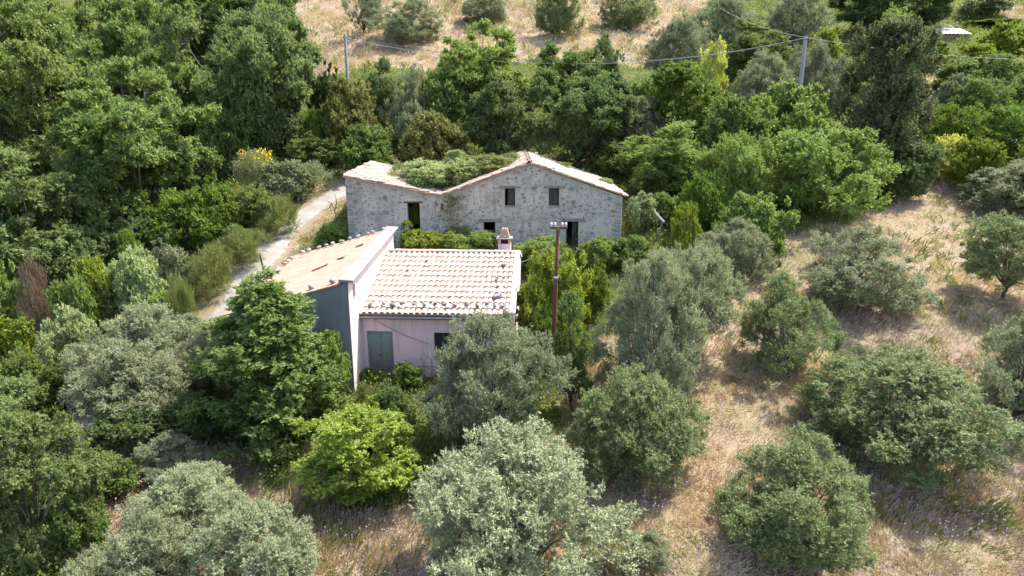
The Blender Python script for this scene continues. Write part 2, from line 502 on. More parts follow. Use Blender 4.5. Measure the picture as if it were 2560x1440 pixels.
nearx = np.arange(-48, 60.01, .45)
xs = np.concatenate([np.linspace(-170, -50, 26), nearx, np.linspace(62, 190, 28)])
ys = np.concatenate([np.linspace(-30, 11, 16), np.arange(12, 64, .45), np.arange(64, 130, 1.0), np.linspace(131, 290, 36)])
GX, GY = np.meshgrid(xs, ys)
GZ = H(GX, GY)
V = np.stack([GX.ravel(), GY.ravel(), GZ.ravel()], 1)
nx, ny = len(xs), len(ys)
ii = (np.arange(ny - 1)[:, None] * nx + np.arange(nx - 1)[None, :]).ravel()
F = np.stack([ii, ii + 1, ii + nx + 1, ii + nx], 1)
me = raw_mesh('ground', V, F, None, M['ground'])
g = me.attributes.new('green', 'FLOAT', 'POINT')
gv = 1.0 - dryness(GX.ravel(), GY.ravel()).astype(np.float32)
near_road = road_dist(GX.ravel(), GY.ravel())
gv = np.where(near_road < 2.0, gv * .25, gv).astype(np.float32)
g.data.foreach_set('value', gv)
me.polygons.foreach_set('use_smooth', np.ones(len(F), bool))
ground = tag(link('ground', me), kind='structure')

# dirt road, slightly crowned strip that follows the ground
tang = np.gradient(road_line, axis=0); tang /= np.linalg.norm(tang, axis=1)[:, None]
nor = np.stack([-tang[:, 1], tang[:, 0]], 1)
offs = np.linspace(-1, 1, 9)
rv = []
for i, (p, q) in enumerate(zip(road_line, nor)):
    wl = ROAD_HW * (1 + .16 * math.sin(i * .21) + .10 * math.sin(i * .57 + 1))
    for o in offs:
        x, y = p + q * o * wl
        rv.append((x, y, float(H(x, y)) + .075 - .05 * abs(o) ** 3 - .035 * (abs(abs(o) - .5) < .15)))
k = len(offs)
rf = [(i * k + j, i * k + j + 1, (i + 1) * k + j + 1, (i + 1) * k + j) for i in range(len(road_line) - 1) for j in range(k - 1)]
me = bpy.data.meshes.new('dirt_road'); me.from_pydata(rv, [], rf); me.materials.append(M['road']); me.update()
me.polygons.foreach_set('use_smooth', [True] * len(rf))
at_ = me.attributes.new('across', 'FLOAT', 'POINT'); at_.data.foreach_set('value', [abs(float(o)) for _ in road_line for o in offs])
if me.polygons[0].normal.z < 0: me.flip_normals()
tag(link('dirt_road', me), kind='structure')

# ------------------------------------------------------------------ the pink house
rng = random.Random(11)
YAW = math.radians(-3.0)
PH = empty('farmhouse', (-7.24, 29.0, 0.0), YAW)
tag(PH, 'pink plastered farmhouse with pale clay tile roof and grey walled wing', 'house')
GB = -1.6                                  # walls reach below the ground
RY, EY, FY, BY = 7.0, 1.5, 1.8, 9.8        # ridge, eave edge, facade, back wall (local Y)
ZR, SL = 5.06, math.atan2(5.06 - 3.40, 7.0 - 1.8)
def zroof(y): return ZR - abs(y - RY) * math.tan(SL)
DX0, DX1, DZ = .22, 1.47, 2.34
WX0, WX1, WZ0, WZ1 = 3.45, 4.35, 1.15, 2.32
mb = MB(); wall_cells(mb, [0.0, 7.25], lambda x: zroof(FY) - .05, GB, [(DX0, DX1, .02, DZ), (WX0, WX1, WZ0, WZ1)], FY, FY + .35)
mb.build('front_wall', 'pink', PH)
mb = MB()
prof = [(FY + .352, zroof(FY + .35) - .05), (RY, ZR - .05), (BY, zroof(BY) - .05)]
for (ya, za), (yb, zb) in zip(prof[:-1], prof[1:]):
    mb.hexa([(6.92, ya, GB), (7.25, ya, GB), (7.25, yb, GB), (6.92, yb, GB)], [(6.92, ya, za), (7.25, ya, za), (7.25, yb, zb), (6.92, yb, zb)])
mb.build('side_wall', 'pink_pale', PH)
MB().box(0, 6.92, BY - .35, BY, GB, zroof(BY) - .06).build('rear_wall', 'pink', PH)
MB().box(.3, 6.9, FY + .5, FY + .55, GB, 3.2).build('dark_backing', 'interior_shade', PH)  # black sheet behind door and window, painted in place of room shade
# roof slab with the tiles as its pieces
mb = MB()
for ya, yb in ((EY, RY), (RY, BY + .3)):
    mb.hexa([(.0, ya, zroof(ya) - .05), (7.25, ya, zroof(ya) - .05), (7.25, yb, zroof(yb) - .05), (.0, yb, zroof(yb) - .05)],
            [(.0, ya, zroof(ya) + .02), (7.25, ya, zroof(ya) + .02), (7.25, yb, zroof(yb) + .02), (.0, yb, zroof(yb) + .02)])
roof = mb.build('roof', 'tile_dark', PH)

def coppo(L, r0, r1, n=7, th=.016, lift=.0):
    """a barrel tile along +Y, arched, open end at y=0"""
    v, f = [], []
    for (y, r) in ((0, r0), (L, r1)):
        for q in range(n + 1):
            t = math.pi * q / n
            v.append((-r * math.cos(t), y, r * .78 * math.sin(t) + lift))
    for (y, r) in ((0, r0 - th), (L, r1 - th)):
        for q in range(n + 1):
            t = math.pi * q / n
            v.append((-r * math.cos(t), y, r * .78 * math.sin(t) + lift))
    m_ = n + 1
    for q in range(n):
        f.append((q, q + 1, m_ + q + 1, m_ + q)); f.append((2 * m_ + q + 1, 2 * m_ + q, 3 * m_ + q, 3 * m_ + q + 1))
        f.append((q + 1, q, 2 * m_ + q, 2 * m_ + q + 1))
    return v, f
def mesh_of(name, vf, mat):
    me = bpy.data.meshes.new(name); me.from_pydata(vf[0], [], vf[1]); me.materials.append(M[mat]); me.update()
    return me
tile_me = mesh_of('tile', coppo(.56, .122, .094, th=.024), 'tile')
NC, NR = 25, 12
span = 7.0
pitchx = (span - .06) / NC
exp_ = (RY - .1 - EY) / math.cos(SL) / NR
u = Vector((0, math.cos(SL), math.sin(SL))); nn = Vector((0, -math.sin(SL), math.cos(SL))); ax = Vector((1, 0, 0))
broken = {(1, 1), (4, 1), (6, 1), (9, 1), (11, 1), (14, 1), (5, 7), (8, 9), (22, 4), (23, 4)}
for r in range(NR):
    for c in range(NC):
        s = (r * exp_) - .04
        x = .12 + (c + .5) * pitchx + rng.uniform(-.008, .008)
        yaw = rng.gauss(0, .018); sl = rng.gauss(0, .012)
        if (c, r) in broken: yaw += rng.choice((-1, 1)) * rng.uniform(.12, .25); sl -= rng.uniform(.04, .10)
        p = Vector((x, EY, zroof(EY))) + u * (s + sl) + nn * (.045 + .004 * (r % 2) + (.03 if (c, r) in broken else 0))
        a2 = (ax * math.cos(yaw) + u * math.sin(yaw)); u2 = (u * math.cos(yaw) - ax * math.sin(yaw))
        til = rng.gauss(.07, .015); u3 = (u2 * math.cos(til) - nn * math.sin(til)).normalized(); n3 = a2.cross(u3)
        o = link('tile', tile_me, roof); o.matrix_local = basis(a2, u3, n3, p)
# channel tiles between the covers (joined, mostly hidden)
mb = MB()
for c in range(NC + 1):
    x = .12 + c * pitchx
    for r in range(NR):
        y0 = Vector((x, EY, zroof(EY))) + u * (r * exp_ - .05); y1 = y0 + u * (exp_ + .06)
        vs = []
        for P, lift in ((y0, .05), (y1, .028)):
            for q in range(4):
                t = math.pi * q / 3
                vs.append(P + ax * (-.11 * math.cos(t)) + nn * (lift + .03 - .05 * math.sin(t)))
        mb.add(vs, [(q, q + 1, 5 + q, 4 + q) for q in range(3)])
o = mb.build('channel_tiles', 'tile', roof); o['kind'] = 'stuff'
# back slope tiles (unseen from the front, simple ribs), ridge tiles, verge
mb = MB()
for c in range(NC):
    x = .12 + (c + .5) * pitchx
    mb.tube([(x, RY + .15, zroof(RY + .15) + .03), (x, BY + .3, zroof(BY + .3) + .03)], .10, 6)
o = mb.build('rear_slope_tiles', 'tile', roof); o['kind'] = 'stuff'
ridge_me = mesh_of('ridge_tile', coppo(.5, .15, .125), 'tile')
for i in range(16):
    o = link('ridge_tile', ridge_me, roof)
    o.matrix_local = basis(Vector((0, -1, 0)), Vector((1, 0, 0)), Vector((0, 0, 1)), Vector((.22 + i * .44 + rng.uniform(-.02, .02), RY, ZR + .045 + rng.uniform(-.008, .008))))
mb = MB()
for ya, yb in ((EY - .02, RY), (RY, BY + .32)):
    mb.hexa([(7.05, ya, zroof(ya) + .021), (7.32, ya, zroof(ya) + .021), (7.32, yb, zroof(yb) + .021), (7.05, yb, zroof(yb) + .021)],
            [(7.05, ya, zroof(ya) + .15), (7.32, ya, zroof(ya) + .15), (7.32, yb, zroof(yb) + .15), (7.05, yb, zroof(yb) + .15)])
mb.build('verge', 'pink_pale', roof)
# gutter and brackets
gz = zroof(EY) - .12
mb = MB(); vs, fs = [], []
for x in (.05, 7.0):
    for q in range(7):
        t = math.pi * q / 6; vs.append((x, EY - .07 - .075 * math.cos(t), gz - .075 * math.sin(t)))
    for q in range(7):
        t = math.pi * q / 6; vs.append((x, EY - .07 - .068 * math.cos(t), gz - .068 * math.sin(t)))
for q in range(6):
    fs.append((q, q + 1, 14 + q + 1, 14 + q)); fs.append((7 + q + 1, 7 + q, 21 + q, 21 + q + 1))
fs += [(0, 14, 21, 7), (6, 13, 27, 20)]
mb.add(vs, fs); mb.build('gutter', 'gutter', PH, smooth=True)
mb = MB().box(0.02, 7.05, EY + .05, FY + .01, gz - .16, gz - .07); mb.build('eave_board', 'concrete', PH)
# door: two leaves with raised frames and sunk panels
door = empty('door'); door.parent = PH; door.location = (DX0, FY + .14, .02)
DW, DH = DX1 - DX0, DZ - .02
for k_ in range(2):
    x0 = .012 + k_ * (DW / 2); x1 = x0 + DW / 2 - .024
    leaf = MB().box(x0 + .06, x1 - .06, .026, .045, .06, DH - .06).build('door_leaf', 'door', door)
    fr_ = MB()
    for a_, c_ in ((x0, x0 + .085), (x1 - .085, x1)): fr_.box(a_, c_, 0, .05, .01, DH - .01)
    for z0_, z1_ in ((.01, .2), (.52, .64), (1.72, 1.82), (DH - .13, DH - .01)): fr_.box(x0 + .085, x1 - .085, .002, .048, z0_, z1_)
    fr_.build('leaf_frame', 'door', door)
    for z0_, z1_ in ((.25, .47), (.70, 1.66), (1.87, DH - .18)):
        xa, xb = x0 + .125, x1 - .125
        if z0_ == .70:
            for a_, c_ in ((xa, (xa + xb) / 2 - .02), ((xa + xb) / 2 + .02, xb)): MB().box(a_, c_, .012, .03, z0_, z1_).build('panel', 'door', door, bevel=.006)
        else:
            MB().box(xa, xb, .012, .03, z0_, z1_).build('panel', 'door', door, bevel=.006)
MB().box(DW / 2 - .05, DW / 2 - .02, -.02, .005, 1.02, 1.14).tube([(DW / 2 - .035, -.02, 1.06), (DW / 2 - .035, -.06, 1.06), (DW / 2 - .13, -.065, 1.06)], .011, 6).build('handle', 'iron', door)
MB().box(DX0 - .08, DX1 + .08, FY - .28, FY + .12, -.25, .015).build('doorstep', 'concrete', PH)
# window with frame and iron bars
win = empty('window'); win.parent = PH; win.location = (WX0, FY, WZ0)
ww, wh = WX1 - WX0, WZ1 - WZ0
mb = MB()
for a_ in ((0.002, .06), (ww / 2 - .025, ww / 2 + .025), (ww - .06, ww - .002)): mb.box(a_[0], a_[1], .12, .17, .002, wh - .002)
for a_ in ((.002, .06), (wh - .06, wh - .002)): mb.box(.06, ww / 2 - .025, .122, .168, a_[0], a_[1]); mb.box(ww / 2 + .025, ww - .06, .122, .168, a_[0], a_[1])
mb.build('frame', 'wood_dark', win)
for a_, c_ in ((.06, ww / 2 - .025), (ww / 2 + .025, ww - .06)): MB().box(a_, c_, .14, .15, .06, wh - .06).build('pane', 'glass', win)
for i in range(6):
    x = .08 + i * (ww - .16) / 5
    MB().tube([(x, .06, 0.0), (x, .06, wh)], .011, 5).build('bar', 'iron', win)
MB().box(-.08, ww + .08, -.07, .1, -.07, -.002).build('sill', 'concrete', win)
# chimney
ch = empty('chimney'); ch.parent = PH; ch.location = (6.45, 7.75, -.08)
MB().box(-.33, .33, -.28, .28, 4.0, 5.52).build('shaft', 'pink', ch)
mb = MB()
for sx_ in (-1, 1):
    for sy_ in (-1, 1): mb.box(sx_ * .33 - (.13 if sx_ > 0 else 0), sx_ * .33 + (.13 if sx_ < 0 else 0), sy_ * .28 - (.11 if sy_ > 0 else 0), sy_ * .28 + (.11 if sy_ < 0 else 0), 5.522, 5.78)
mb.build('vent_posts', 'terracotta', ch)
MB().box(-.2, .2, -.15, .15, 5.523, 5.778).build('flue', 'interior_shade', ch)  # solid near-black block, stands in for the shade inside the vent
MB().box(-.43, .43, -.38, .38, 5.782, 5.85).build('cap', 'concrete', ch, bevel=.01)
mb = MB()
for sx_ in (-1, 1):
    mb.hexa([(sx_ * .16 - .115, -.2, 5.852), (sx_ * .16 + .115, -.2, 5.852), (sx_ * .16 + .115, .2, 5.852), (sx_ * .16 - .115, .2, 5.852)],
            [(sx_ * .085 - .07, -.12, 6.34), (sx_ * .085 + .07, -.12, 6.34), (sx_ * .085 + .07, .12, 6.34), (sx_ * .085 - .07, .12, 6.34)])
mb.build('flue_pot', 'terracotta', ch, bevel=.02)

# the wing: single-pitch roof falling to the left
WL, WD = 5.5, 9.2
def zw(x, y): return 5.25 + .07 * y + .285 * x
mb = MB(); wall_cells(mb, [-WL, 0.0], lambda x: zw(x, 0) - .06, GB, [], 0.0, .06); wall_cells(mb, [-WL, -.33], lambda x: zw(x, 0) - .07, GB, [], .061, .32); mb.build('wing_gable_wall', 'cement', PH)
def ywall(x0, x1, y0, y1, off): 
    return MB().hexa([(x0, y0, GB), (x1, y0, GB), (x1, y1, GB), (x0, y1, GB)], [(x0, y0, zw(x0, y0) + off), (x1, y0, zw(x1, y0) + off), (x1, y1, zw(x1, y1) + off), (x0, y1, zw(x0, y1) + off)])
ywall(-.32, 0.003, 0.062, WD, -.06).build('wing_side_wall', 'pink_pale', PH)
ywall(-WL, -WL + .3, .322, WD, -.06).build('wing_low_wall', 'cement', PH)
ywall(-WL + .3, -.322, WD - .3, WD - .002, -.06).build('wing_rear_wall', 'cement', PH)
ex, ey = -WL - .3, -.06
mb = MB().hexa([(ex, ey, zw(ex, ey) - .05), (-.3, ey, zw(-.3, ey) - .05), (-.3, WD + .1, zw(-.3, WD + .1) - .05), (ex, WD + .1, zw(ex, WD + .1) - .05)],
               [(ex, ey, zw(ex, ey)), (-.3, ey, zw(-.3, ey)), (-.3, WD + .1, zw(-.3, WD + .1)), (ex, WD + .1, zw(ex, WD + .1))])
wroof = mb.build('wing_roof', 'tile_flat', PH)
fv, ff, ft = [], [], []
NU, NV = 38, 16
du, dv = (WD + .1 - ey) / NU, (-.32 - ex) / NV
for iu in range(NU):
    for iv in range(NV):
        ya = ey + iu * du; yb = ya + du
        xa = ex + iv * dv - .03; xb = xa + dv + .03
        lo_ = .021 + rng.uniform(0, .004); hi_ = .012
        if rng.random() < .008: lo_ += .035; hi_ += .01
        k = len(fv)
        rr = 0.0
        for (x, y, l) in ((xa, ya + rr, lo_), (xb, ya, hi_), (xb, yb, hi_), (xa, yb + rr, lo_)):
            fv.append((x, y, zw(x, y) + l - .03))
        for (x, y, l) in ((xa, ya + rr, lo_), (xb, ya, hi_), (xb, yb, hi_), (xa, yb + rr, lo_)):
            fv.append((x, y, zw(x, y) + l))
        ff += [(k + 4, k + 5, k + 6, k + 7), (k, k + 1, k + 5, k + 4), (k + 3, k, k + 4, k + 7), (k + 2, k + 3, k + 7, k + 6), (k + 1, k + 2, k + 6, k + 5)]
        q = rng.random() * .999; ft += [q] * 5
me = raw_mesh('flat_tiles', np.array(fv), np.array(ff), ft, M['tile_flat'])
me.polygons.foreach_set('use_smooth', [False] * len(me.polygons))
o = link('flat_tiles', me, wroof); o['kind'] = 'stuff'
for (x, y, a_) in ((-2.75, 4.0, .3), (-2.45, 4.25, .5), (-1.3, 6.9, .2), (-1.75, 5.0, -.2)):
    mb = MB(); ca, sa = math.cos(a_), math.sin(a_)
    P = [(x + ca * p - sa * q, y + sa * p + ca * q) for p, q in ((-.2, -.13), (.2, -.13), (.2, .13), (-.2, .13))]
    mb.hexa([(p, q, zw(p, q) + .06) for p, q in P], [(p, q, zw(p, q) + (.10 if i in (0, 3) else .14)) for i, (p, q) in enumerate(P)])
    mb.build('slipped_tile', 'terracotta', wroof)
mb = MB().hexa([(-.36, -.14, zw(0, -.14) + .0), (.30, -.14, zw(0, -.14) + .0), (.30, WD + .1, zw(0, WD + .1) + .0), (-.36, WD + .1, zw(0, WD + .1) + .0)],
               [(-.36, -.14, zw(0, -.14) + .14), (.30, -.14, zw(0, -.14) + .10), (.30, WD + .1, zw(0, WD + .1) + .10), (-.36, WD + .1, zw(0, WD + .1) + .14)])
mb.build('parapet', 'concrete', PH, bevel=.015)
MB().box(.0, .12, .75, .87, 4.35, 4.95).build('downpipe', 'pink', PH, bevel=.01)
# facade cables
def sag(a, b, s, n=14):
    a, b = Vector(a), Vector(b)
    return [a.lerp(b, i / n) - Vector((0, 0, s * 4 * (i / n) * (1 - i / n))) for i in range(n + 1)]
MB().tube(sag((.28, FY - .05, gz - .02), (3.2, FY - .05, 1.75), .12), .012, 4).build('facade_cable', 'cable_dark', PH)
MB().tube(sag((1.5, FY - .03, .62), (6.8, FY - .03, .60), .02), .010, 4).build('low_cable', 'cable_dark', PH)

# stones that weigh down the roof tiles: every stone a thing of its own
def stone_mesh(seed, ax_=1.0, ay=.75, az=.55):
    r = np.random.default_rng(seed)
    import bmesh
    bm = bmesh.new(); bmesh.ops.create_icosphere(bm, subdivisions=2, radius=1.0)
    D = r.normal(size=(7, 3)); D /= np.linalg.norm(D, axis=1)[:, None]; cut = r.uniform(.55, .85, 7)
    for v_ in bm.verts:
        p = np.array(v_.co)
        for d_, c_ in zip(D, cut):
            q = p @ d_
            if q > c_: p = p - d_ * (q - c_)
        p += r.normal(0, .035, 3)
        v_.co = Vector(p * np.array([ax_, ay, az]))
    me = bpy.data.meshes.new('stone'); bm.to_mesh(me); bm.free(); me.materials.append(M['stone'])
    return me
STONES = [stone_mesh(s, *q) for s, q in enumerate([(1, .8, .7), (1, .65, .55), (1, .9, .6), (1, .7, .8), (1, .85, .5), (1, .6, .65)])]
RZ = Matrix.Rotation(YAW, 4, 'Z'); RZ.translation = Vector((-7.24, 29.0, 0))
ORD = ['first', 'second', 'third', 'fourth', 'fifth', 'sixth', 'seventh', 'eighth', 'ninth', 'tenth', 'eleventh', 'twelfth', 'thirteenth', 'fourteenth']
def put_stone(local, size, label, group, mat=None):
    o = link('roof_stone', rng.choice(STONES))
    if mat:
        o.material_slots[0].link = 'OBJECT'; o.material_slots[0].material = M[mat]
    o.location = RZ @ Vector(local)
    o.rotation_euler = (rng.uniform(-.3, .3), rng.uniform(-.3, .3), rng.uniform(0, 6.28))
    o.scale = (size, size, size)
    tag(o, label, 'stone', group)
    return o
for i in range(11):
    x = -.55 - i * (WL - .5) / 10.5 + rng.uniform(-.1, .1); y = WD - .12 + rng.uniform(-.06, .06)
    put_stone((x, y, zw(x, y) + .15), rng.uniform(.14, .2), 'grey stone on the far edge of the wing roof, %s from the concrete parapet' % ORD[i], 'stones along the far edge of the wing roof', 'stone_grey')
for i in range(10):
    y = WD - .9 - i * .62 + rng.uniform(-.12, .12); x = -WL - .12 + rng.uniform(-.06, .06)
    put_stone((x, y, zw(x, y) + .14), rng.uniform(.12, .19), 'grey stone on the low eave of the wing roof, %s from the far corner' % ORD[i], 'stones along the low eave of the wing roof', 'stone_grey')
for x, lb in ((-.75, 'flat grey stone on the wing roof beside the concrete parapet'), (-1.75, 'wide flat grey stone near the front edge of the wing roof'), (-2.7, 'small grey stone on the front edge of the wing roof, farthest down the slope')):
    put_stone((x, .28, zw(x, .28) + .11), rng.uniform(.16, .2), lb, 'stones on the front edge of the wing roof', 'stone_grey')
for i, x in enumerate((.45, 1.05, 1.5, 1.95, 2.5, 3.0, 3.5, 3.95, 4.45, 5.0, 5.5, 5.95, 6.35, 6.7)):
    y = EY + .55 + rng.uniform(-.08, .12)
    put_stone((x, y, zroof(y) + .17), rng.uniform(.11, .16) * (1.35 if i in (2, 3) else 1), 'brown stone on the tiles above the front eave, %s from the wing wall' % ORD[i], 'stones above the front eave', 'stone_dark')
for (x, y, s, lb) in ((6.55, 5.6, .18, 'grey stone high on the clay tile roof near the white verge'), (6.3, 4.35, .1, 'small brown stone on the clay tiles halfway up near the verge'), (6.62, 4.4, .1, 'small stone halfway up the clay tiles touching the white verge'),
                      (6.25, 4.2, .08, 'smallest stone of the three halfway up the clay tile roof'), (6.35, 2.75, .2, 'large dark stone low on the clay tiles near the verge corner'), (6.5, 2.95, .13, 'stone leaning on the large dark stone low on the clay tiles')):
    put_stone((x, y, zroof(y) + .17), s, lb, 'loose stones near the verge', 'stone_grey')

# ------------------------------------------------------------------ the stone house (ruin)
SH = empty('stone_house', (0, 42.2, 3.8), math.radians(1.0))
tag(SH, 'abandoned rubble stone farmhouse with overgrown broken tile roof', 'house')
XL, XV, XP, XR, SD = -10.2, -4.33, 1.1, 6.85, 9.3
ZL, ZV, ZP, ZE = 4.63, 3.44, 5.40, 3.40
def ztop(x):
    return float(np.interp(x, [XL, XV, XP, XR], [ZL, ZV, ZP, ZE]))
OPEN = [(-6.5, -5.72, .95, 2.98), (-.45, .2, 2.78, 3.88), (2.28, 2.93, 2.78, 3.88), (-1.78, -1.04, -.3, 1.78), (3.4, 4.18, -.4, 1.80), (-4.42, -4.26, 2.55, 2.95)]
mb = MB(); wall_cells(mb, [XL, XV, XP, XR], lambda x: ztop(x) - .06, -2.0, OPEN, 0.0, .55)
fw = mb.build('front_wall', 'rubble', SH)
def side(x0, x1, nm):
    return MB().box(x0, x1, .552, SD, -2.0, min(ztop(x0), ztop(x1)) - .08).build(nm, 'rubble', SH)
side(XL, XL + .5, 'side_wall'); side(XR - .5, XR, 'side_wall')
MB().box(XV - .25, XV + .25, .552, SD - .55, -2.0, ZV - .3).build('inner_wall', 'rubble', SH)
mb = MB(); wall_cells(mb, [XL + .5, XV, XP, XR - .5], lambda x: ztop(x) - .08, -2.0, [], SD - .5, SD - .002); mb.build('rear_wall', 'rubble', SH)
MB().box(-1.9, 4.3, 2.6, 2.66, -1.5, 3.9).build('dark_backing', 'interior_shade', SH)  # added dark sheet, its colour replaces the shade inside the ruin
MB().box(-6.9, -5.2, 3.6, 3.66, -1.5, 3.3).build('dark_backing', 'interior_shade', SH)  # same painted darkness behind the broken window
# stones that stand proud of the mortar
def wall_stone(seed):
    r = random.Random(seed); n = r.randint(6, 8)
    a = [(math.cos(2 * math.pi * i / n + r.uniform(-.25, .25)) * r.uniform(.75, 1.1), math.sin(2 * math.pi * i / n + r.uniform(-.25, .25)) * r.uniform(.5, .8)) for i in range(n)]
    v = [(x, .06, z) for x, z in a] + [(x * .95, -.025, z * .95) for x, z in a] + [(x * .72, -.05 + r.uniform(-.012, .012), z * .72) for x, z in a]
    f = []
    for k_ in range(2):
        for i in range(n):
            j = (i + 1) % n; f.append((k_ * n + i, (k_ + 1) * n + i, (k_ + 1) * n + j, k_ * n + j))
    f.append(tuple(2 * n + i for i in range(n)))
    me = bpy.data.meshes.new('stone'); me.from_pydata(v, [], f); me.update()
    import bmesh
    bm = bmesh.new(); bm.from_mesh(me); bmesh.ops.recalc_face_normals(bm, faces=bm.faces); bm.to_mesh(me); bm.free()
    if sum(p.normal.y for p in me.polygons) > 0: me.flip_normals()
    me.materials.append(M['stone'])
    return me
WS = [wall_stone(s) for s in range(18)]
placed = []
def free(x, z, s):
    if z > ztop(x) - .22 or z < -.3: return False
    if x < XL + .15 or x > XR - .15: return False
    for o_ in OPEN:
        if o_[0] - s - .05 < x < o_[1] + s + .05 and o_[2] - .2 - s < z < o_[3] + .25 + s: return False
    return all((abs(x - p) > (s + t) * .92) or (abs(z - q) > (s + t) * .62) for p, q, t in placed)
small = MB()
tries = 0
while len(placed) < 285 and tries < 30000:
    tries += 1
    x, z = rng.uniform(XL, XR), rng.uniform(-.2, 5.2)
    s = .075 + .17 * rng.random() ** 2.2
    dens = .25 + .75 * (vnoise(x, z, .7, 5) > .42)
    if x > 3.4 and z < 3: dens *= .5
    if rng.random() > dens or not free(x, z, s): continue
    placed.append((x, z, s))
    o = link('stone', rng.choice(WS), fw); o.location = (x, 0, z); o.scale = (s, rng.uniform(.6, 1.1), s); o.rotation_euler = (0, rng.uniform(-.25, .25), 0)
for _ in range(1100):
    x, z = rng.uniform(XL, XR), rng.uniform(-.2, 5.2); s = rng.uniform(.04, .09)
    if not free(x, z, s): continue
    placed.append((x, z, s))
    me = rng.choice(WS)
    small.add([(x + v.co.x * s, v.co.y * .45, z + v.co.z * s) for v in me.vertices], [tuple(p.vertices) for p in me.polygons])
o = small.build('small_stones', 'stone', fw); o['kind'] = 'stuff'
# corner stones on both ends
for xq in (XL, XR):
    z = -1.2
    while z < ztop(xq) - .3:
        h = rng.uniform(.2, .32); l = rng.uniform(.3, .6)
        xa, xb = (xq - .02, xq + l) if xq < 0 else (xq - l, xq + .02)
        MB().box(xa, xb, -.022, .4, z, z + h - .03).build('corner_stone', 'stone', fw, bevel=.03); z += h
# openings: lintels, shutters, frames
def opening(i, nm):
    o_ = OPEN[i]; e = empty(nm); e.parent = SH; e.location = (o_[0], 0, o_[2]); return e, o_[1] - o_[0], o_[3] - o_[2]
for i in (1, 2):
    e, w_, h_ = opening(i, 'window')
    MB().box(-.33, w_ + .33, -.05, .25, h_ + .002, h_ + .13).build('lintel', 'wood_grey', e, bevel=.012)
    mb = MB()
    mb.box(.002, .055, .2, .27, .002, h_ - .002); mb.box(w_ - .055, w_ - .002, .2, .27, .002, h_ - .002); mb.box(.055, w_ - .055, .2, .27, h_ - .06, h_ - .002)
    mb.build('frame', 'wood_dark', e)
    nb = 4
    for q in range(nb):
        xa = .057 + q * (w_ - .114) / nb
        if i == 1 and q == 0: continue
        MB().box(xa, xa + (w_ - .114) / nb - .008, .225, .25, .01, h_ - .065).build('shutter_board', 'wood_dark', e)
    MB().box(-.05, w_ + .05, -.06, .2, -.07, -.002).build('sill', 'stone', e, bevel=.015)
for i in (3, 4):
    e, w_, h_ = opening(i, 'doorway')
    MB().box(-.28, w_ + .38, -.07, .25, h_ + .002, h_ + .2).build('lintel', 'wood_grey', e, bevel=.015)
    mb = MB(); mb.box(.002, .07, .28, .36, .002, h_ - .002); mb.box(w_ - .07, w_ - .002, .28, .36, .002, h_ - .002); mb.build('frame', 'wood_dark', e)
    if i == 4:
        for q in range(3):
            MB().box(w_ * .52 + q * .095, w_ * .52 + q * .095 + .085, .36, .39, .05, h_ - .05).build('door_board', 'wood_dark', e)
e, w_, h_ = opening(0, 'broken_window')
MB().box(-.2, w_ + .2, -.03, .25, h_ + .002, h_ + .1).build('lintel', 'wood_dark', e)
e, w_, h_ = opening(5, 'drain_spout')
mb = MB(); mb.add(*[[(p[0] * .9 + w_ / 2, -p[1] + .25, -p[2] + .05) for p in coppo(.6, .1, .1)[0]], coppo(.6, .1, .1)[1]]); mb.build('spout', 'terracotta', e)

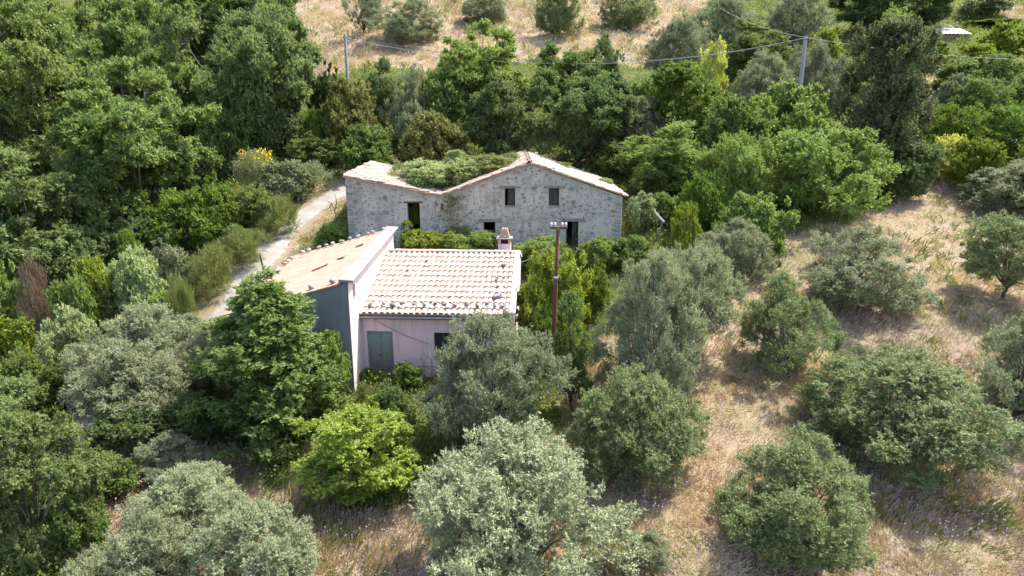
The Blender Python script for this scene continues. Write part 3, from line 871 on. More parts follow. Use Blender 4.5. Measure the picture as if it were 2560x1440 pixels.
# roofs: three slopes (left lean-to, left slope, right slope), tiles near the front edge are pieces of their own
def slope_roof(x_hi, z_hi, x_lo, z_lo, nm, seed, cols_own=5):
    r = random.Random(seed)
    y0, y1 = -.16, SD + .15
    mb = MB()
    mb.hexa([(min(x_hi, x_lo), y0, ztop(min(x_hi, x_lo)) - .04), (max(x_hi, x_lo), y0, ztop(max(x_hi, x_lo)) - .04), (max(x_hi, x_lo), y1, ztop(max(x_hi, x_lo)) - .04), (min(x_hi, x_lo), y1, ztop(min(x_hi, x_lo)) - .04)],
            [(min(x_hi, x_lo), y0, ztop(min(x_hi, x_lo)) + .03), (max(x_hi, x_lo), y0, ztop(max(x_hi, x_lo)) + .03), (max(x_hi, x_lo), y1, ztop(max(x_hi, x_lo)) + .03), (min(x_hi, x_lo), y1, ztop(min(x_hi, x_lo)) + .03)])
    rf_ = mb.build(nm, 'tile_dark', SH)
    hi, lo = Vector((x_hi, 0, z_hi)), Vector((x_lo, 0, z_lo))
    up = (hi - lo).normalized(); L = (hi - lo).length
    ac = Vector((0, 1, 0)) if up.x < 0 else Vector((0, -1, 0))
    nr = ac.cross(up)
    if nr.z < 0: ac = -ac; nr = -nr
    me_ = mesh_of('tile', coppo(.5, .115, .09, n=6), 'tile_old')
    nrows = int((L + .15) / .36); pit = .235; ncol = int((y1 - y0) / pit)
    rest = MB(); rt = []
    for c in range(ncol):
        for q in range(nrows):
            if r.random() < .05: continue
            y = y0 + (c + .5) * pit + r.gauss(0, .02)
            P = Vector((lo.x, y, lo.z + .03)) + up * (q * .36 - .12 + r.gauss(0, .03)) + nr * (.03 + abs(r.gauss(0, .02)))
            yw = r.gauss(0, .07) + (r.choice((-1, 1)) * .4 if r.random() < .05 else 0)
            a2 = ac * math.cos(yw) + up * math.sin(yw); u2 = up * math.cos(yw) - ac * math.sin(yw)
            tl = r.gauss(.03, .02); u3 = (u2 * math.cos(tl) - nr * math.sin(tl)).normalized(); n3 = a2.cross(u3)
            mt = basis(a2, u3, n3, P)
            if c < cols_own:
                o_ = link('tile', me_, rf_); o_.matrix_local = mt
            else:
                rest.add([mt @ v.co for v in me_.vertices], [tuple(p.vertices) for p in me_.polygons]); rt += [r.random() * .999] * len(me_.polygons)
    me2 = bpy.data.meshes.new('far_tiles'); me2.from_pydata(rest.v, [], rest.f); me2.materials.append(M['tile_old'])
    at_ = me2.attributes.new('tint', 'FLOAT', 'FACE'); at_.data.foreach_set('value', rt); me2.update()
    o_ = link('far_tiles', me2, rf_); o_['kind'] = 'stuff'
    return rf_
slope_roof(XL - .12, ztop(XL) + .02, XV, ZV, 'lean_to_roof', 1)
slope_roof(XP, ZP, XV + .002, ZV, 'left_roof', 2)
rr_ = slope_roof(XP + .002, ZP, XR + .2, ZE - .07, 'right_roof', 3)
rme = mesh_of('ridge_tile', coppo(.5, .15, .12), 'tile_old')
for i in range(20):
    o = link('ridge_tile', rme, rr_)
    o.matrix_local = basis(Vector((1, 0, 0)), Vector((0, 1, 0)), Vector((0, 0, 1)), Vector((XP + rng.uniform(-.03, .03), -.16 + i * .46, ZP + .06)))
RS = Matrix.Rotation(math.radians(1.0), 4, 'Z'); RS.translation = Vector((0, 42.2, 3.8))
for (x, y, s, lb) in ((1.9, 8.6, .22, 'large brown stone on the ridge end of the ruin roof'), (3.6, 7.9, .13, 'small stone on the far edge of the right ruin roof slope'), (2.6, .4, .12, 'dark stone on the front edge of the ruin roof, just right of the ridge'),
                      (3.4, .3, .1, 'dark stone on the front edge of the ruin roof above the right window'), (5.4, 8.8, .15, 'stone near the low far corner of the ruin roof'), (-.6, .3, .13, 'dark stone on the front edge of the ruin roof, left of the ridge')):
    o = link('roof_stone', rng.choice(STONES)); o.location = RS @ Vector((x, y, ztop(x) + .2)); o.scale = (s,) * 3; o.rotation_euler = (.2, .1, rng.uniform(0, 6))
    tag(o, lb, 'stone', 'stones on the ruin roof')
# ------------------------------------------------------------------ poles, wires and small things
def catenary(a, b, s, n=40):
    return sag(a, b, s, n)
def concrete_pole(px, pyt, d, label, r0=.17, r1=.11):
    top = at(px, pyt, d); gz_ = float(H(top[0], d))
    e = empty('utility_pole', (top[0], d, gz_))
    h = top[2] - gz_
    MB().tube([(0, 0, -.5), (0, 0, h * .5), (0, 0, h)], [r0, (r0 + r1) / 2, r1], 10).build('shaft', 'pole_concrete', e, smooth=False)
    mb = MB(); mb.box(-.13, .13, -.13, .13, h - .3, h - .24); mb.tube([(0, -.13, h - .27), (0, -.3, h - .27)], .02, 5); mb.build('clamp', 'iron', e)
    tag(e, label, 'utility pole', 'concrete utility poles')
    return Vector((top[0], d, top[2]))
P1 = concrete_pole(862, 85, 62, 'slim grey concrete pole standing by the dry slope behind the tile-roofed ruin')
P2 = concrete_pole(2014, 90, 60, 'thick grey concrete pole between the olive trees and the dark evergreen', .2, .15)
P3 = concrete_pole(1623, -150, 104, 'thin pale pole far up the hill among olive trees', .15, .12)
def wire(a, b, s, r, label, mat='cable', group=None, n=40):
    return tag(MB().tube(catenary(a, b, s, n), r, 5).build('power_cable', mat), label, 'cable', group)
wire(P1 - Vector((0, .3, .3)), P2 - Vector((0, .3, .15)), 2.1, .015, 'thick pale cable sagging between the two concrete poles above the trees', group='overhead cables')
wire(P1 - Vector((0, -.1, .1)), P2 - Vector((0, -.1, .35)), 1.9, .014, 'thin wire just above the thick pale cable between the concrete poles', 'cable_dark', 'overhead cables')
P4 = Vector(at(2700, 150, 62))
wire(P2 - Vector((0, .3, .15)), P4,   .5, .012, 'pale cable leaving the thick concrete pole past the dark evergreen', group='overhead cables')
wire(P2 - Vector((0, -.1, .1)), P3 - Vector((0, 0, .3)), 2.2, .011, 'thin wire climbing from the thick concrete pole to the pole up the hill', group='overhead cables')

# rusty steel pole with crossarm
gb = np.array([1.84, 29.6, 0]); gb[2] = float(H(gb[0], gb[1]))
top = Vector((2.03, 29.6, CAMZ - 5.45))
e = empty('rusty_pole', Vector(gb)); tag(e, 'rusty brown steel pole with a crossarm of white insulators beside the pink house', 'utility pole')
d_ = top - Vector(gb)
MB().tube([(0, 0, -.4), tuple(d_ * .35), tuple(d_ * .72), tuple(d_)], [.105, .10, .085, .08], 12).build('shaft', 'rust', e, smooth=True)
a_ = d_ * .70
MB().tube([tuple(a_ - d_.normalized() * .03), tuple(a_ + d_.normalized() * .05)], [.098, .098], 10).build('band', 'porcelain', e)
MB().box(d_.x - .36, d_.x + .40, -.05, .05, d_.z - .06, d_.z + .04).build('crossarm', 'rust', e, bevel=.008)
for x in (-.3, -.14, .18, .34):
    ins = MB().tube([(d_.x + x, 0, d_.z + .04), (d_.x + x, 0, d_.z + .09), (d_.x + x, 0, d_.z + .12), (d_.x + x, 0, d_.z + .16), (d_.x + x, 0, d_.z + .19), (d_.x + x, 0, d_.z + .22)], [.018, .018, .05, .038, .052, .02], 8).build('insulator', 'porcelain', e)
wire(top + Vector((.3, 0, .1)), RZ @ Vector((7.3, 5.9, zroof(5.9) + .1)), .35, .014, 'slack pale cable from the rusty pole to the pink house roof corner', n=20)
wire(top + Vector((.34, 0, -.1)), Vector(gb) + Vector((-.55, -.1, 2.0)), .3, .010, 'thin dark wire hanging beside the rusty pole shaft', 'cable_dark', n=14)

# wooden stake by the road
s0, s1 = gp(661, 692), None
s1 = at(650, 637, s0[1])
e = tag(MB().tube([Vector(s0) - Vector((0, 0, .3)), Vector(s0) * .5 + Vector(s1) * .5 + Vector((.03, 0, 0)), Vector(s1)], [.06, .055, .045], 7).build('wooden_stake', 'wood_dark'), 'dark crooked wooden stake standing at the road edge by the wing roof', 'stake')
# dead branch over the road bank
b0 = gp(842, 545)
e = empty('dead_branch', b0); tag(e, 'pale bare dead branch leaning over the road bank beside the ruin', 'branch')
for pth in ([(0, 0, -.2), (-.1, 0, .5), (-.3, .1, 1.0), (-.75, .1, 1.25)], [(-.1, 0, .5), (.05, .1, 1.1), (-.05, .15, 1.6)], [(-.3, .1, 1.0), (-.45, 0, .7), (-.8, 0, .55)]):
    MB().tube(pth, [.06 if pth[0][2] < 0 else .04] + [.035] * (len(pth) - 2) + [.012], 6).build('limb', 'wood_grey', e)
# weathered beam frame by the ruin
q1 = gp(1641, 600)
d0 = float(q1[1])
e = empty('beam_frame', q1); tag(e, 'weathered grey wooden beam propped on a forked post right of the ruin', 'beam')
j = Vector(at(1657, 553, d0)) - Vector(q1); far = Vector(at(1604, 500, d0 + 2.6)) - Vector(q1)
MB().tube([(0, 0, -.3), tuple(j * .5 + Vector((.02, 0, 0))), tuple(j)], [.085, .075, .07], 7).build('post', 'wood_grey', e)
MB().tube([tuple(j + (j - far).normalized() * .2), tuple((j + far) / 2 + Vector((0, 0, .05))), tuple(far)], [.09, .085, .06], 7).build('rail', 'wood_grey', e)
# heap of old tiles and stones
q = gp(1653, 560)
e = empty('stone_heap', q); tag(e, 'small heap of pale stones and broken roof tiles behind the wooden beam', 'stone heap')
r_ = random.Random(3)
for i in range(16):
    zz = .12 + .11 * (i // 3)
    o = link('stone', r_.choice(STONES), e); sp = .5 * (1 - i / 20)
    o.location = (r_.uniform(-sp, sp), r_.uniform(-sp, sp), zz); o.scale = (r_.uniform(.2, .32), r_.uniform(.18, .25), r_.uniform(.1, .16)); o.rotation_euler = (0, 0, r_.uniform(0, 6))
tm = mesh_of('tile', coppo(.45, .11, .09), 'tile_old')
for i in range(9):
    o = link('tile', tm, e); o.location = (r_.uniform(-.45, .35), r_.uniform(-.35, .2), .75 + .06 * (i // 2)); o.rotation_euler = (r_.uniform(-.2, .2), r_.uniform(-.2, .2), r_.uniform(0, 6))
# shed at the top of the slope
sd = 92.0
c0 = at(2333, 84, sd); c1 = at(2428, 84, sd)
wd = c1[0] - c0[0]
sh = empty('shed', (c0[0], sd, float(H(c0[0] + 2, sd)))); tag(sh, 'low brick shed with a white corrugated sheet roof among bushes on the slope', 'shed')
ht = c0[2] - sh.location.z
MB().box(.3, wd - .1, .2, 5.6, -1.2, ht - .12).build('wall', 'brick_raw', sh)
mb = MB(); nseg = 40
vs, fs = [], []
for i in range(nseg + 1):
    x = i * (wd + .1) / nseg; zz = .045 * math.sin(i * math.pi / 2)
    for (y, zb) in ((0, 0), (6.0, 1.25)):
        vs += [(x + y * .32, y, ht + zb + zz), (x + y * .32, y, ht + zb + zz - .03)]
for i in range(nseg):
    k = i * 4; fs += [(k, k + 4, k + 6, k + 2), (k + 1, k + 3, k + 7, k + 5), (k, k + 1, k + 5, k + 4), (k + 2, k + 6, k + 7, k + 3)]
mb.add(vs, fs); mb.build('sheet_roof', 'white_sheet', sh)
for i, f_ in enumerate((.24, .48, .74, .94)):
    o = link('roof_stone', STONES[i % 6]); o.location = Vector(sh.location) + Vector((wd * f_ + 5.6 * .32, 5.6, ht + 1.17 + .2)); o.scale = (.42, .25, .22)
    tag(o, 'grey block on the back edge of the white shed roof, %s from its low end' % ORD[i], 'stone', 'blocks on the shed roof')

# ------------------------------------------------------------------ trees and shrubs
def unit(a): return a / np.maximum(np.linalg.norm(a, axis=-1, keepdims=True), 1e-9)

def make_plant(seed, W, Ht, z0, nl, lr, ncl, cr, tw, lf, ll, lw, up=.35, spread=.55, shape='round', inner=.15, trunk=True, twl=1.0, leaf_rand=.8, tr=.16, flat=1.0, low=-.8, plume=.14, cz=.75, taper=1.0):
    r = np.random.default_rng(seed)
    a, b_ = W / 2, (Ht - z0) / 2
    zc = z0 + b_
    ctr = np.array([0, 0, zc])
    # lobes spread over the crown, unequal in size and reach
    kz = np.linspace(1, low, nl); ph = np.arange(nl) * 2.39996 + r.uniform(0, 6.28)
    D0 = np.stack([np.sqrt(np.clip(1 - kz ** 2, 0, 1)) * np.cos(ph), np.sqrt(np.clip(1 - kz ** 2, 0, 1)) * np.sin(ph), kz], 1)
    D0 = unit(D0 + r.normal(size=D0.shape) * .22)
    R = lr * a * r.uniform(.62, 1.35, nl)
    reach = np.clip(r.normal(.72, .13, nl), .4, .95)
    L = D0 * np.array([a, a, b_]) * reach[:, None]
    # irregular outline: the crown bulges more to some sides
    bulge = 1 + .22 * np.sin(ph * 1.0 + r.uniform(0, 6.28)) * np.sqrt(np.clip(1 - kz ** 2, 0, 1)) + r.normal(0, .06, nl)
    L[:, :2] *= bulge[:, None]
    if shape == 'cone':
        t = np.clip((L[:, 2] + b_) / (2 * b_), 0, 1); L[:, :2] *= (1.25 - taper * t)[:, None]; R *= 1.15 - .55 * t
    gone = (r.random(nl) < .10) & (kz < .8)
    L, R = L[~gone], R[~gone]
    core = np.array([[0, 0, .25], [.28, .1, -.15], [-.22, .2, -.1], [0, -.3, -.2]]) * np.array([a, a, b_])
    if shape == 'cone': core = np.array([[0, 0, .35], [.15, .1, -.1], [-.12, -.15, -.35], [.2, -.3, -.65], [-.25, .1, -.7]]) * np.array([a, a, b_])
    L = np.vstack([L, core]); R = np.concatenate([R, np.full(len(core), .42 * a)])
    L = L + ctr
    nl = len(L)
    Lw = R ** 2 / np.sum(R ** 2)
    li = r.choice(nl, size=ncl, p=Lw)
    out = unit((L[li] - ctr) / np.array([a, a, b_]))
    d = unit(unit(r.normal(size=(ncl, 3))) + .55 * out + np.array([0, 0, .18]))
    rr = r.uniform(.82, 1.12, ncl); k = r.random(ncl) < inner; rr[k] = r.uniform(.15, .75, k.sum())
    C = L[li] + d * (R[li] * rr)[:, None] * np.array([1, 1, flat])
    # thin out clumps buried in other lobes
    dist = np.linalg.norm(C[:, None] - L[None], axis=2) / R[None]
    dist[np.arange(ncl), li] = 9
    keep = (dist.min(1) > .62) | (r.random(ncl) < .3)
    keep &= C[:, 2] > z0 * .6
    C, d, li = C[keep], d[keep], li[keep]
    n = len(C)
    ct = r.random(n)
    cs = cr * r.uniform(.7, 1.3, n)
    pl = r.random(n) < plume
    C[pl] += (d[pl] + np.array([0, 0, .35])) * (cr * r.uniform(.5, 1.3, pl.sum()))[:, None]; cs[pl] *= .75
    # twigs
    T = n * tw
    ci = np.repeat(np.arange(n), tw)
    off = unit(r.normal(size=(T, 3))) * (r.random(T) ** .5)[:, None]
    tb = C[ci] + off * cs[ci][:, None] * np.array([1, 1, cz]) * .8 - d[ci] * cs[ci][:, None] * .3
    td = unit(d[ci] * .75 + off * .55 + np.array([0, 0, up]) + r.normal(size=(T, 3)) * spread * .6)
    tl = cs[ci] * r.uniform(.6, 1.25, T) * twl
    # leaves
    N = T * lf
    ti = np.repeat(np.arange(T), lf)
    t = r.random(N) ** .8
    p = tb[ti] + td[ti] * (tl[ti] * t)[:, None] + r.normal(size=(N, 3)) * (cs[ci[ti]] * .07)[:, None]
    ld = unit(td[ti] * .65 + r.normal(size=(N, 3)) * leaf_rand)
    nrm = unit(np.array([0, 0, .5]) + off[ti] * .6 + d[ci[ti]] * .35 + r.normal(size=(N, 3)) * .42)
    wv = unit(np.cross(nrm, ld))
    s = r.uniform(.7, 1.3, N)[:, None]
    ldv, wvv = ld * ll * s, wv * lw * .5 * s
    Vv = np.empty((N, 3, 3))
    Vv[:, 0] = p - wvv; Vv[:, 1] = p + ldv; Vv[:, 2] = p + wvv
    Vv = Vv.reshape(-1, 3)
    # centre and fit to nominal size
    mx_ = (np.percentile(p[:, 0], 1.5) + np.percentile(p[:, 0], 98.5)) / 2; my_ = (np.percentile(p[:, 1], 1.5) + np.percentile(p[:, 1], 98.5)) / 2
    ex_ = (np.percentile(p[:, 0], 99) - np.percentile(p[:, 0], 1) + np.percentile(p[:, 1], 99) - np.percentile(p[:, 1], 1)) / 4; zt = np.percentile(p[:, 2], 99.7)
    sx_ = (W / 2) / ex_; sz_ = (Ht - z0) / (zt - z0)
    fit = lambda A: np.stack([(A[:, 0] - mx_) * sx_, (A[:, 1] - my_) * sx_, z0 + (A[:, 2] - z0) * sz_], 1)
    Vv = fit(Vv)
    tint = np.clip(.5 * ct[ci[ti]] + .5 * r.random(N), 0, 1)
    F_ = np.arange(N * 3).reshape(-1, 3)
    crown = raw_mesh('crown', Vv, F_, tint)
    crown.materials.append(M['olive'])
    trunk_me = None
    if trunk:
        mb = MB(); rp = random.Random(seed)
        Lf, Cf = fit(L), fit(C)
        fork = Vector((rp.uniform(-.15, .15), rp.uniform(-.15, .15), max(.35, z0 * .75)))
        mb.tube([(0, 0, -.4), (rp.uniform(-.05, .05), rp.uniform(-.05, .05), fork.z * .5), tuple(fork)], [tr * 1.35, tr * 1.05, tr * .9], 8)
        for p_, R_ in zip(Lf, R):
            q = Vector(p_); mid = fork.lerp(q, .5) + Vector((rp.uniform(-.2, .2), rp.uniform(-.2, .2), rp.uniform(0, .3)))
            mb.tube([tuple(fork), tuple(mid), tuple(q)], [tr * .5, tr * .33, tr * .15], 5)
        idx = r.choice(n, size=min(n, 130), replace=False)
        for i in idx:
            q, o_ = Vector(Cf[i]), Vector(Lf[li[i]])
            if (q - o_).length < .15: continue
            mb.tube([tuple(o_), tuple((o_ + q) / 2 + Vector((0, 0, rp.uniform(-.05, .12)))), tuple(q)], [tr * .16, tr * .11, tr * .05], 3, cap=False)
        trunk_me = bpy.data.meshes.new('trunk'); trunk_me.from_pydata(mb.v, [], mb.f); trunk_me.update(); trunk_me.materials.append(M['bark'])
        trunk_me.polygons.foreach_set('use_smooth', [True] * len(trunk_me.polygons))
    return dict(W=W, H=Ht, crown=crown, trunk=trunk_me)

SPEC = {
    'olive': [make_plant(100 + i, 6.0, 5.0, (.05, .9)[i], 26, .27, 460, .33, 16, 13, .105, .044, up=.6, spread=.6, tr=.12) for i in range(2)],
    'olive_peak': [make_plant(130 + i, 6.0, 5.2, -.2, 32, .26, 640, .32, 19, 15, .080, .035, up=.65, spread=.65, shape='cone', tr=.1, low=-.9, taper=.72, plume=.25) for i in range(1)],
    'olive_mound': [make_plant(150 + i, 6.0, 4.6, -.3, 30, .26, 680, .30, 18, 15, .082, .037, up=.5, spread=.65, tr=.09, low=-.9) for i in range(3)],
    'oak': [make_plant(200 + i, 9.0, 9.0, .3, 34, .24, 350, .66, 22, 15, .175, .125, up=.15, spread=.6, leaf_rand=1.1, tr=.17, flat=.72, low=-.9, cz=.36, twl=.75) for i in range(3)],
    'oak_tall': [make_plant(250, 6.6, 9.0, -.2, 36, .27, 380, .46, 20, 14, .135, .10, up=.2, spread=.6, leaf_rand=1.1, shape='cone', tr=.14, low=-.95, cz=.4, twl=.8, taper=1.12)],
    'shrub': [make_plant(300 + i, 3.0, 2.6, -.1, 17, .30, 260, .23, 11, 13, .10, .068, up=.5, spread=.8, leaf_rand=1.0, tr=.03, low=-.5) for i in range(4)],
    'cone': [make_plant(400, 5.0, 7.0, -.1, 30, .30, 600, .31, 14, 12, .115, .066, up=.55, spread=.7, shape='cone', tr=.1, low=-.95)],
    'airy': [make_plant(500 + i, 5.0, 7.0, .2, 26, .25, 420, .36, 13, 13, .125, .075, up=.55, spread=.9, twl=1.3, tr=.08, low=-.85, plume=.25) for i in range(2)],
    'acacia': [make_plant(600 + i, 5.0, 3.4, -.2, 24, .28, 520, .27, 12, 13, .10, .055, up=.35, spread=.9, flat=.75, tr=.05, low=-.6, plume=.2) for i in range(2)],
    'column': [make_plant(700, 1.6, 5.0, .0, 16, .5, 250, .24, 10, 12, .09, .065, up=.6, spread=.8, tr=.05, low=-.95)],
    'broom': [make_plant(800 + i, 2.4, 2.2, .0, 12, .33, 170, .28, 10, 9, .13, .02, up=1.5, spread=.35, twl=1.7, leaf_rand=.35, tr=.03, low=-.3) for i in range(2)],
    'tussock': [make_plant(850 + i, 2.4, 1.4, -.1, 12, .34, 150, .26, 10, 8, .24, .018, up=.9, spread=.5, twl=1.6, leaf_rand=.35, trunk=False, low=-.3, plume=.3) for i in range(2)],
}
NAMES = {'olive_peak': ('olive_tree', 'olive tree'), 'oak_tall': ('oak_tree', 'oak tree'), 'olive_mound': ('olive_tree', 'olive tree'), 'olive': ('olive_tree', 'olive tree'), 'oak': ('oak_tree', 'oak tree'), 'shrub': ('shrub', 'shrub'), 'cone': ('evergreen_tree', 'evergreen tree'), 'airy': ('slender_tree', 'tree'),
         'acacia': ('spreading_shrub', 'shrub'), 'column': ('ivy_clad_tree', 'tree'), 'broom': ('broom_shrub', 'shrub'), 'tussock': ('tall_grass_clump', 'grass clump')}
count = {}
vr = random.Random(5)
PLANTS = []
def plant(sp, mat, x0, y0, x1, y1, label, pyb=None, rot=None, var=None, group=None, d=None, base=None, front=None):
    """a tree whose crown shows between (x0, y0) and (x1, y1) in the photograph and whose foot is at photo row pyb"""
    pxc = (x0 + x1) / 2
    if front is not None:                       # the crown's near edge meets the ground at photo row `front`
        q_ = gp(pxc, front); rad_ = (x1 - x0) / FPX * (q_[1] + 3) * .45
        dn = q_[1] + .42 * rad_; zx = dn * CP + (CAMZ - float(H(q_[0], dn))) * SP
        gx_ = (pxc - 1280) / FPX * zx; g_ = np.array([gx_, dn, float(H(gx_, dn))])
    elif base is not None:
        g_ = np.array(base, float)
    elif d is not None:
        p = at(pxc, 700, d); g_ = np.array([p[0], d, float(H(p[0], d))])
        zax = d * CP + (CAMZ - g_[2]) * SP; g_[0] = (pxc - 1280) / FPX * zax; g_[2] = float(H(g_[0], d))
    else:
        g_ = gp(pxc, pyb if pyb is not None else y1 - .14 * (y1 - y0))
    dd = g_[1]
    tp = at(pxc, y0, dd)
    hgt = max(.5, (tp[2] - g_[2]) * .97)
    zax = dd * CP + (CAMZ - (g_[2] + tp[2]) / 2) * SP
    wid = (x1 - x0) / FPX * zax * .90
    vs_ = SPEC[sp]; i = count.get(sp, 0); count[sp] = i + 1
    S = vs_[var if var is not None else i % len(vs_)]
    nm, cat = NAMES[sp]
    e = empty(nm, g_, rot if rot is not None else vr.uniform(0, 6.28))
    sx_ = wid / S['W']; sz_ = hgt / S['H']
    e.scale = (sx_, sx_ * vr.uniform(.88, 1.08), sz_)
    tag(e, label, cat, group)
    o = link('crown' if sp != 'tussock' else 'blades', S['crown'], e)
    o.material_slots[0].link = 'OBJECT'; o.material_slots[0].material = M[mat]
    if S['trunk']: link('trunk', S['trunk'], e)
    PLANTS.append((g_[0], g_[1], wid / 2, hgt))
    return e
# --- oak wood on the left
plant('oak', 'oak', 170, 145, 560, 560, 'largest oak of the wood, its bough reaching out above the dirt road bushes', d=46)
plant('oak', 'oak', -90, 80, 330, 470, 'broad oak in the wood left of the largest oak', d=50)
plant('oak', 'oak_blue', 480, -20, 790, 420, 'tall oak at the edge of the wood next to the dry slope', d=58)
plant('oak', 'oak_blue', -70, 370, 300, 720, 'low spreading oak at the shaded foot of the wood', d=41)
plant('oak', 'oak', 230, -60, 560, 260, 'oak rising behind the largest oak of the wood', d=66)
plant('oak', 'oak', -140, -90, 240, 240, 'oak in the top corner of the wood, behind the broad oak', d=70)
plant('oak', 'oak_blue', 400, -120, 720, 180, 'highest oak of the wood, behind the tall oak by the dry slope', d=78)
plant('oak', 'oak', -260, 220, 60, 620, 'oak cut off by the picture edge beside the broad oak', d=46)
plant('oak', 'deep', 300, 330, 560, 620, 'dark oak in the shade below the largest oak', d=49)
plant('shrub', 'deep', 640, 250, 780, 410, 'dark bush at the foot of the tall oak by the dry slope', d=57)
plant('shrub', 'deep', 90, 590, 300, 720, 'deep green bush in the shade under the low spreading oak', d=39)
plant('shrub', 'deep', 280, 540, 420, 660, 'shaded bush below the dark oak', d=41)
plant('shrub', 'mid', 500, 230, 640, 420, 'bush filling the gap between the largest oak and the tall oak', d=55)
plant('oak', 'oak', 380, 110, 560, 380, 'smaller oak between the largest oak and the tall oak', d=60)
plant('oak', 'deep', -60, -120, 180, 90, 'shadowed oak in the top corner beside the picture edge', d=88)
plant('oak', 'oak', 520, -160, 760, 60, 'oak crown at the top edge where wood and dry slope meet', d=90)
plant('shrub', 'mid', 1040, 175, 1180, 340, 'green bush behind the grey olive and beside the tall light green oak', d=60)
plant('oak', 'oak', 90, -80, 290, 130, 'oak crown at the top edge between the corner oak and the highest oak', d=76)
plant('shrub', 'fresh', 1560, 200, 1650, 300, 'green bush between the grey green oak and the bright pointed bush', d=60)
# --- bushes between the wood and the road
plant('shrub', 'bright', 375, 470, 550, 640, 'bright yellow green bush in front of the dark oak', d=42.5)
plant('shrub', 'bright', 490, 435, 610, 600, 'fresh green bush beside the bright yellow green bush', d=44)
plant('shrub', 'mid', 555, 560, 650, 640, 'small green bush at the road edge below the fresh green bush', d=41.5)
br = plant('broom', 'grey', 590, 372, 705, 500, 'grey green broom shrub topped with yellow flowers', d=49)
plant('shrub', 'grey', 660, 400, 780, 540, 'greyish bush right of the yellow flowering broom', d=48.5)
plant('shrub', 'mid', 590, 470, 720, 590, 'dull green bush below the yellow flowering broom', d=45)
plant('tussock', 'tussock', 640, 490, 760, 590, 'tall grass clump arching at the road edge below the greyish bush', d=44.2)
plant('tussock', 'tussock', 560, 570, 680, 660, 'tall grass clump arching at the road edge beside the small green bush', d=40)
plant('tussock', 'tussock', 480, 610, 590, 740, 'largest tall grass clump on the road bank', d=37)
plant('tussock', 'tussock', 420, 690, 500, 800, 'yellowish tall grass clump above the silver olive', d=34)
plant('shrub', 'grey', 380, 590, 500, 730, 'pale feathery bush beside the largest tall grass clump', d=37)
plant('shrub', 'pale', 270, 620, 420, 760, 'pale flowering bush on the bank above the silver olive', d=35.5)
plant('shrub', 'lime', 205, 640, 310, 770, 'yellow green bush left of the pale flowering bush', d=35)
plant('cone', 'bright', 310, 572, 375, 680, 'small pointed green bush in front of the shaded wood', d=38)
plant('broom', 'dry', 62, 638, 155, 810, 'brown half dead heather bush', d=34.5)
plant('shrub', 'fresh', -40, 640, 80, 780, 'green bush by the picture edge beside the brown heather bush', d=35)
plant('shrub', 'lime', -50, 755, 120, 920, 'bright lime bush at the left picture edge', d=31)
plant('shrub', 'pale', 110, 770, 260, 930, 'pale bramble bush between the lime bush and the silver olive', d=31)
plant('shrub', 'fresh', 150, 690, 260, 800, 'low green bush below the brown heather bush', d=33.5)
plant('shrub', 'mid', 0, 880, 150, 1040, 'mid green bush below the lime bush', d=28)
plant('shrub', 'mid', 110, 890, 230, 1010, 'rounded bush between the pale bramble and the lower olive', d=28.5)
plant('shrub', 'fresh', 330, 730, 470, 810, 'leafy bush just above the silver olive crown', d=34)
# --- trees on the near left
plant('olive_mound', 'olive_silver', 245, 755, 535, 1010, 'silver olive tree at the end of the dirt road', d=29.5)
plant('olive_mound', 'olive_silver', 185, 850, 480, 1150, 'grey olive tree in front of the silver olive', d=26.5)
plant('olive', 'olive', 430, 800, 590, 1060, 'olive tree half hidden behind the tall oak by the pink house', d=29)
plant('oak', 'oak_blue', -90, 990, 265, 1600, 'large blue green oak in the lower corner of the picture', d=19.5)
plant('oak', 'oak_blue', -160, 930, 160, 1300, 'oak behind the large blue green oak in the corner', d=24)
plant('oak_tall', 'oak', 490, 685, 880, 1230, 'tall green oak standing in front of the grey walled wing', d=26.2)
plant('oak', 'oak_lime', 745, 1000, 1065, 1330, 'lime green young oak in front of the door', d=23.2)
plant('olive_mound', 'olive', 350, 1090, 530, 1260, 'small olive tree in the shade of the tall oak', d=23.3)
plant('olive_mound', 'olive_silver', 325, 1165, 610, 1420, 'bushy silver olive below the small shaded olive', d=20.3)
plant('olive_mound', 'olive_silver', 480, 1260, 800, 1560, 'silver olive cut off by the bottom edge beside the bare slope', d=18.2)
plant('olive_mound', 'olive', 190, 1290, 520, 1580, 'olive cut off by the bottom edge beside the large blue green oak', d=17.6)
plant('shrub', 'fresh', 795, 830, 885, 960, 'leafy fig shoots against the grey wing wall', base=(-8.0, 28.2, 0))
plant('shrub', 'deep', 905, 960, 1040, 1130, 'dark green bush between the lime oak and the central olive', d=25.5)
plant('shrub', 'fresh', 985, 900, 1060, 1000, 'green bush at the foot of the pink wall beside the door', d=29.5)
plant('shrub', 'mid', 900, 920, 945, 985, 'small leafy weed bush beside the door step', d=29.9)
plant('tussock', 'tussock', 888, 960, 950, 1030, 'pale dry grass clump at the pillar foot', d=28.0)
plant('shrub', 'deep', 250, 1010, 420, 1150, 'filler bush darkened for the shade between the grey olive and the tall oak', d=25)  # added filler, its deep leaf colour stands in for tree shade
plant('shrub', 'deep', 400, 980, 560, 1130, 'filler bush darkened for the shade at the foot of the tall oak', d=25.5)  # second added bush, dark leaves put the overhead shade into colour
plant('shrub', 'mid', 200, 1120, 350, 1250, 'low bush in the shade beside the large blue green oak', d=22)
plant('shrub', 'mid', 150, 1240, 290, 1400, 'green bush between the large blue green oak and the bottom olives', d=19.5)
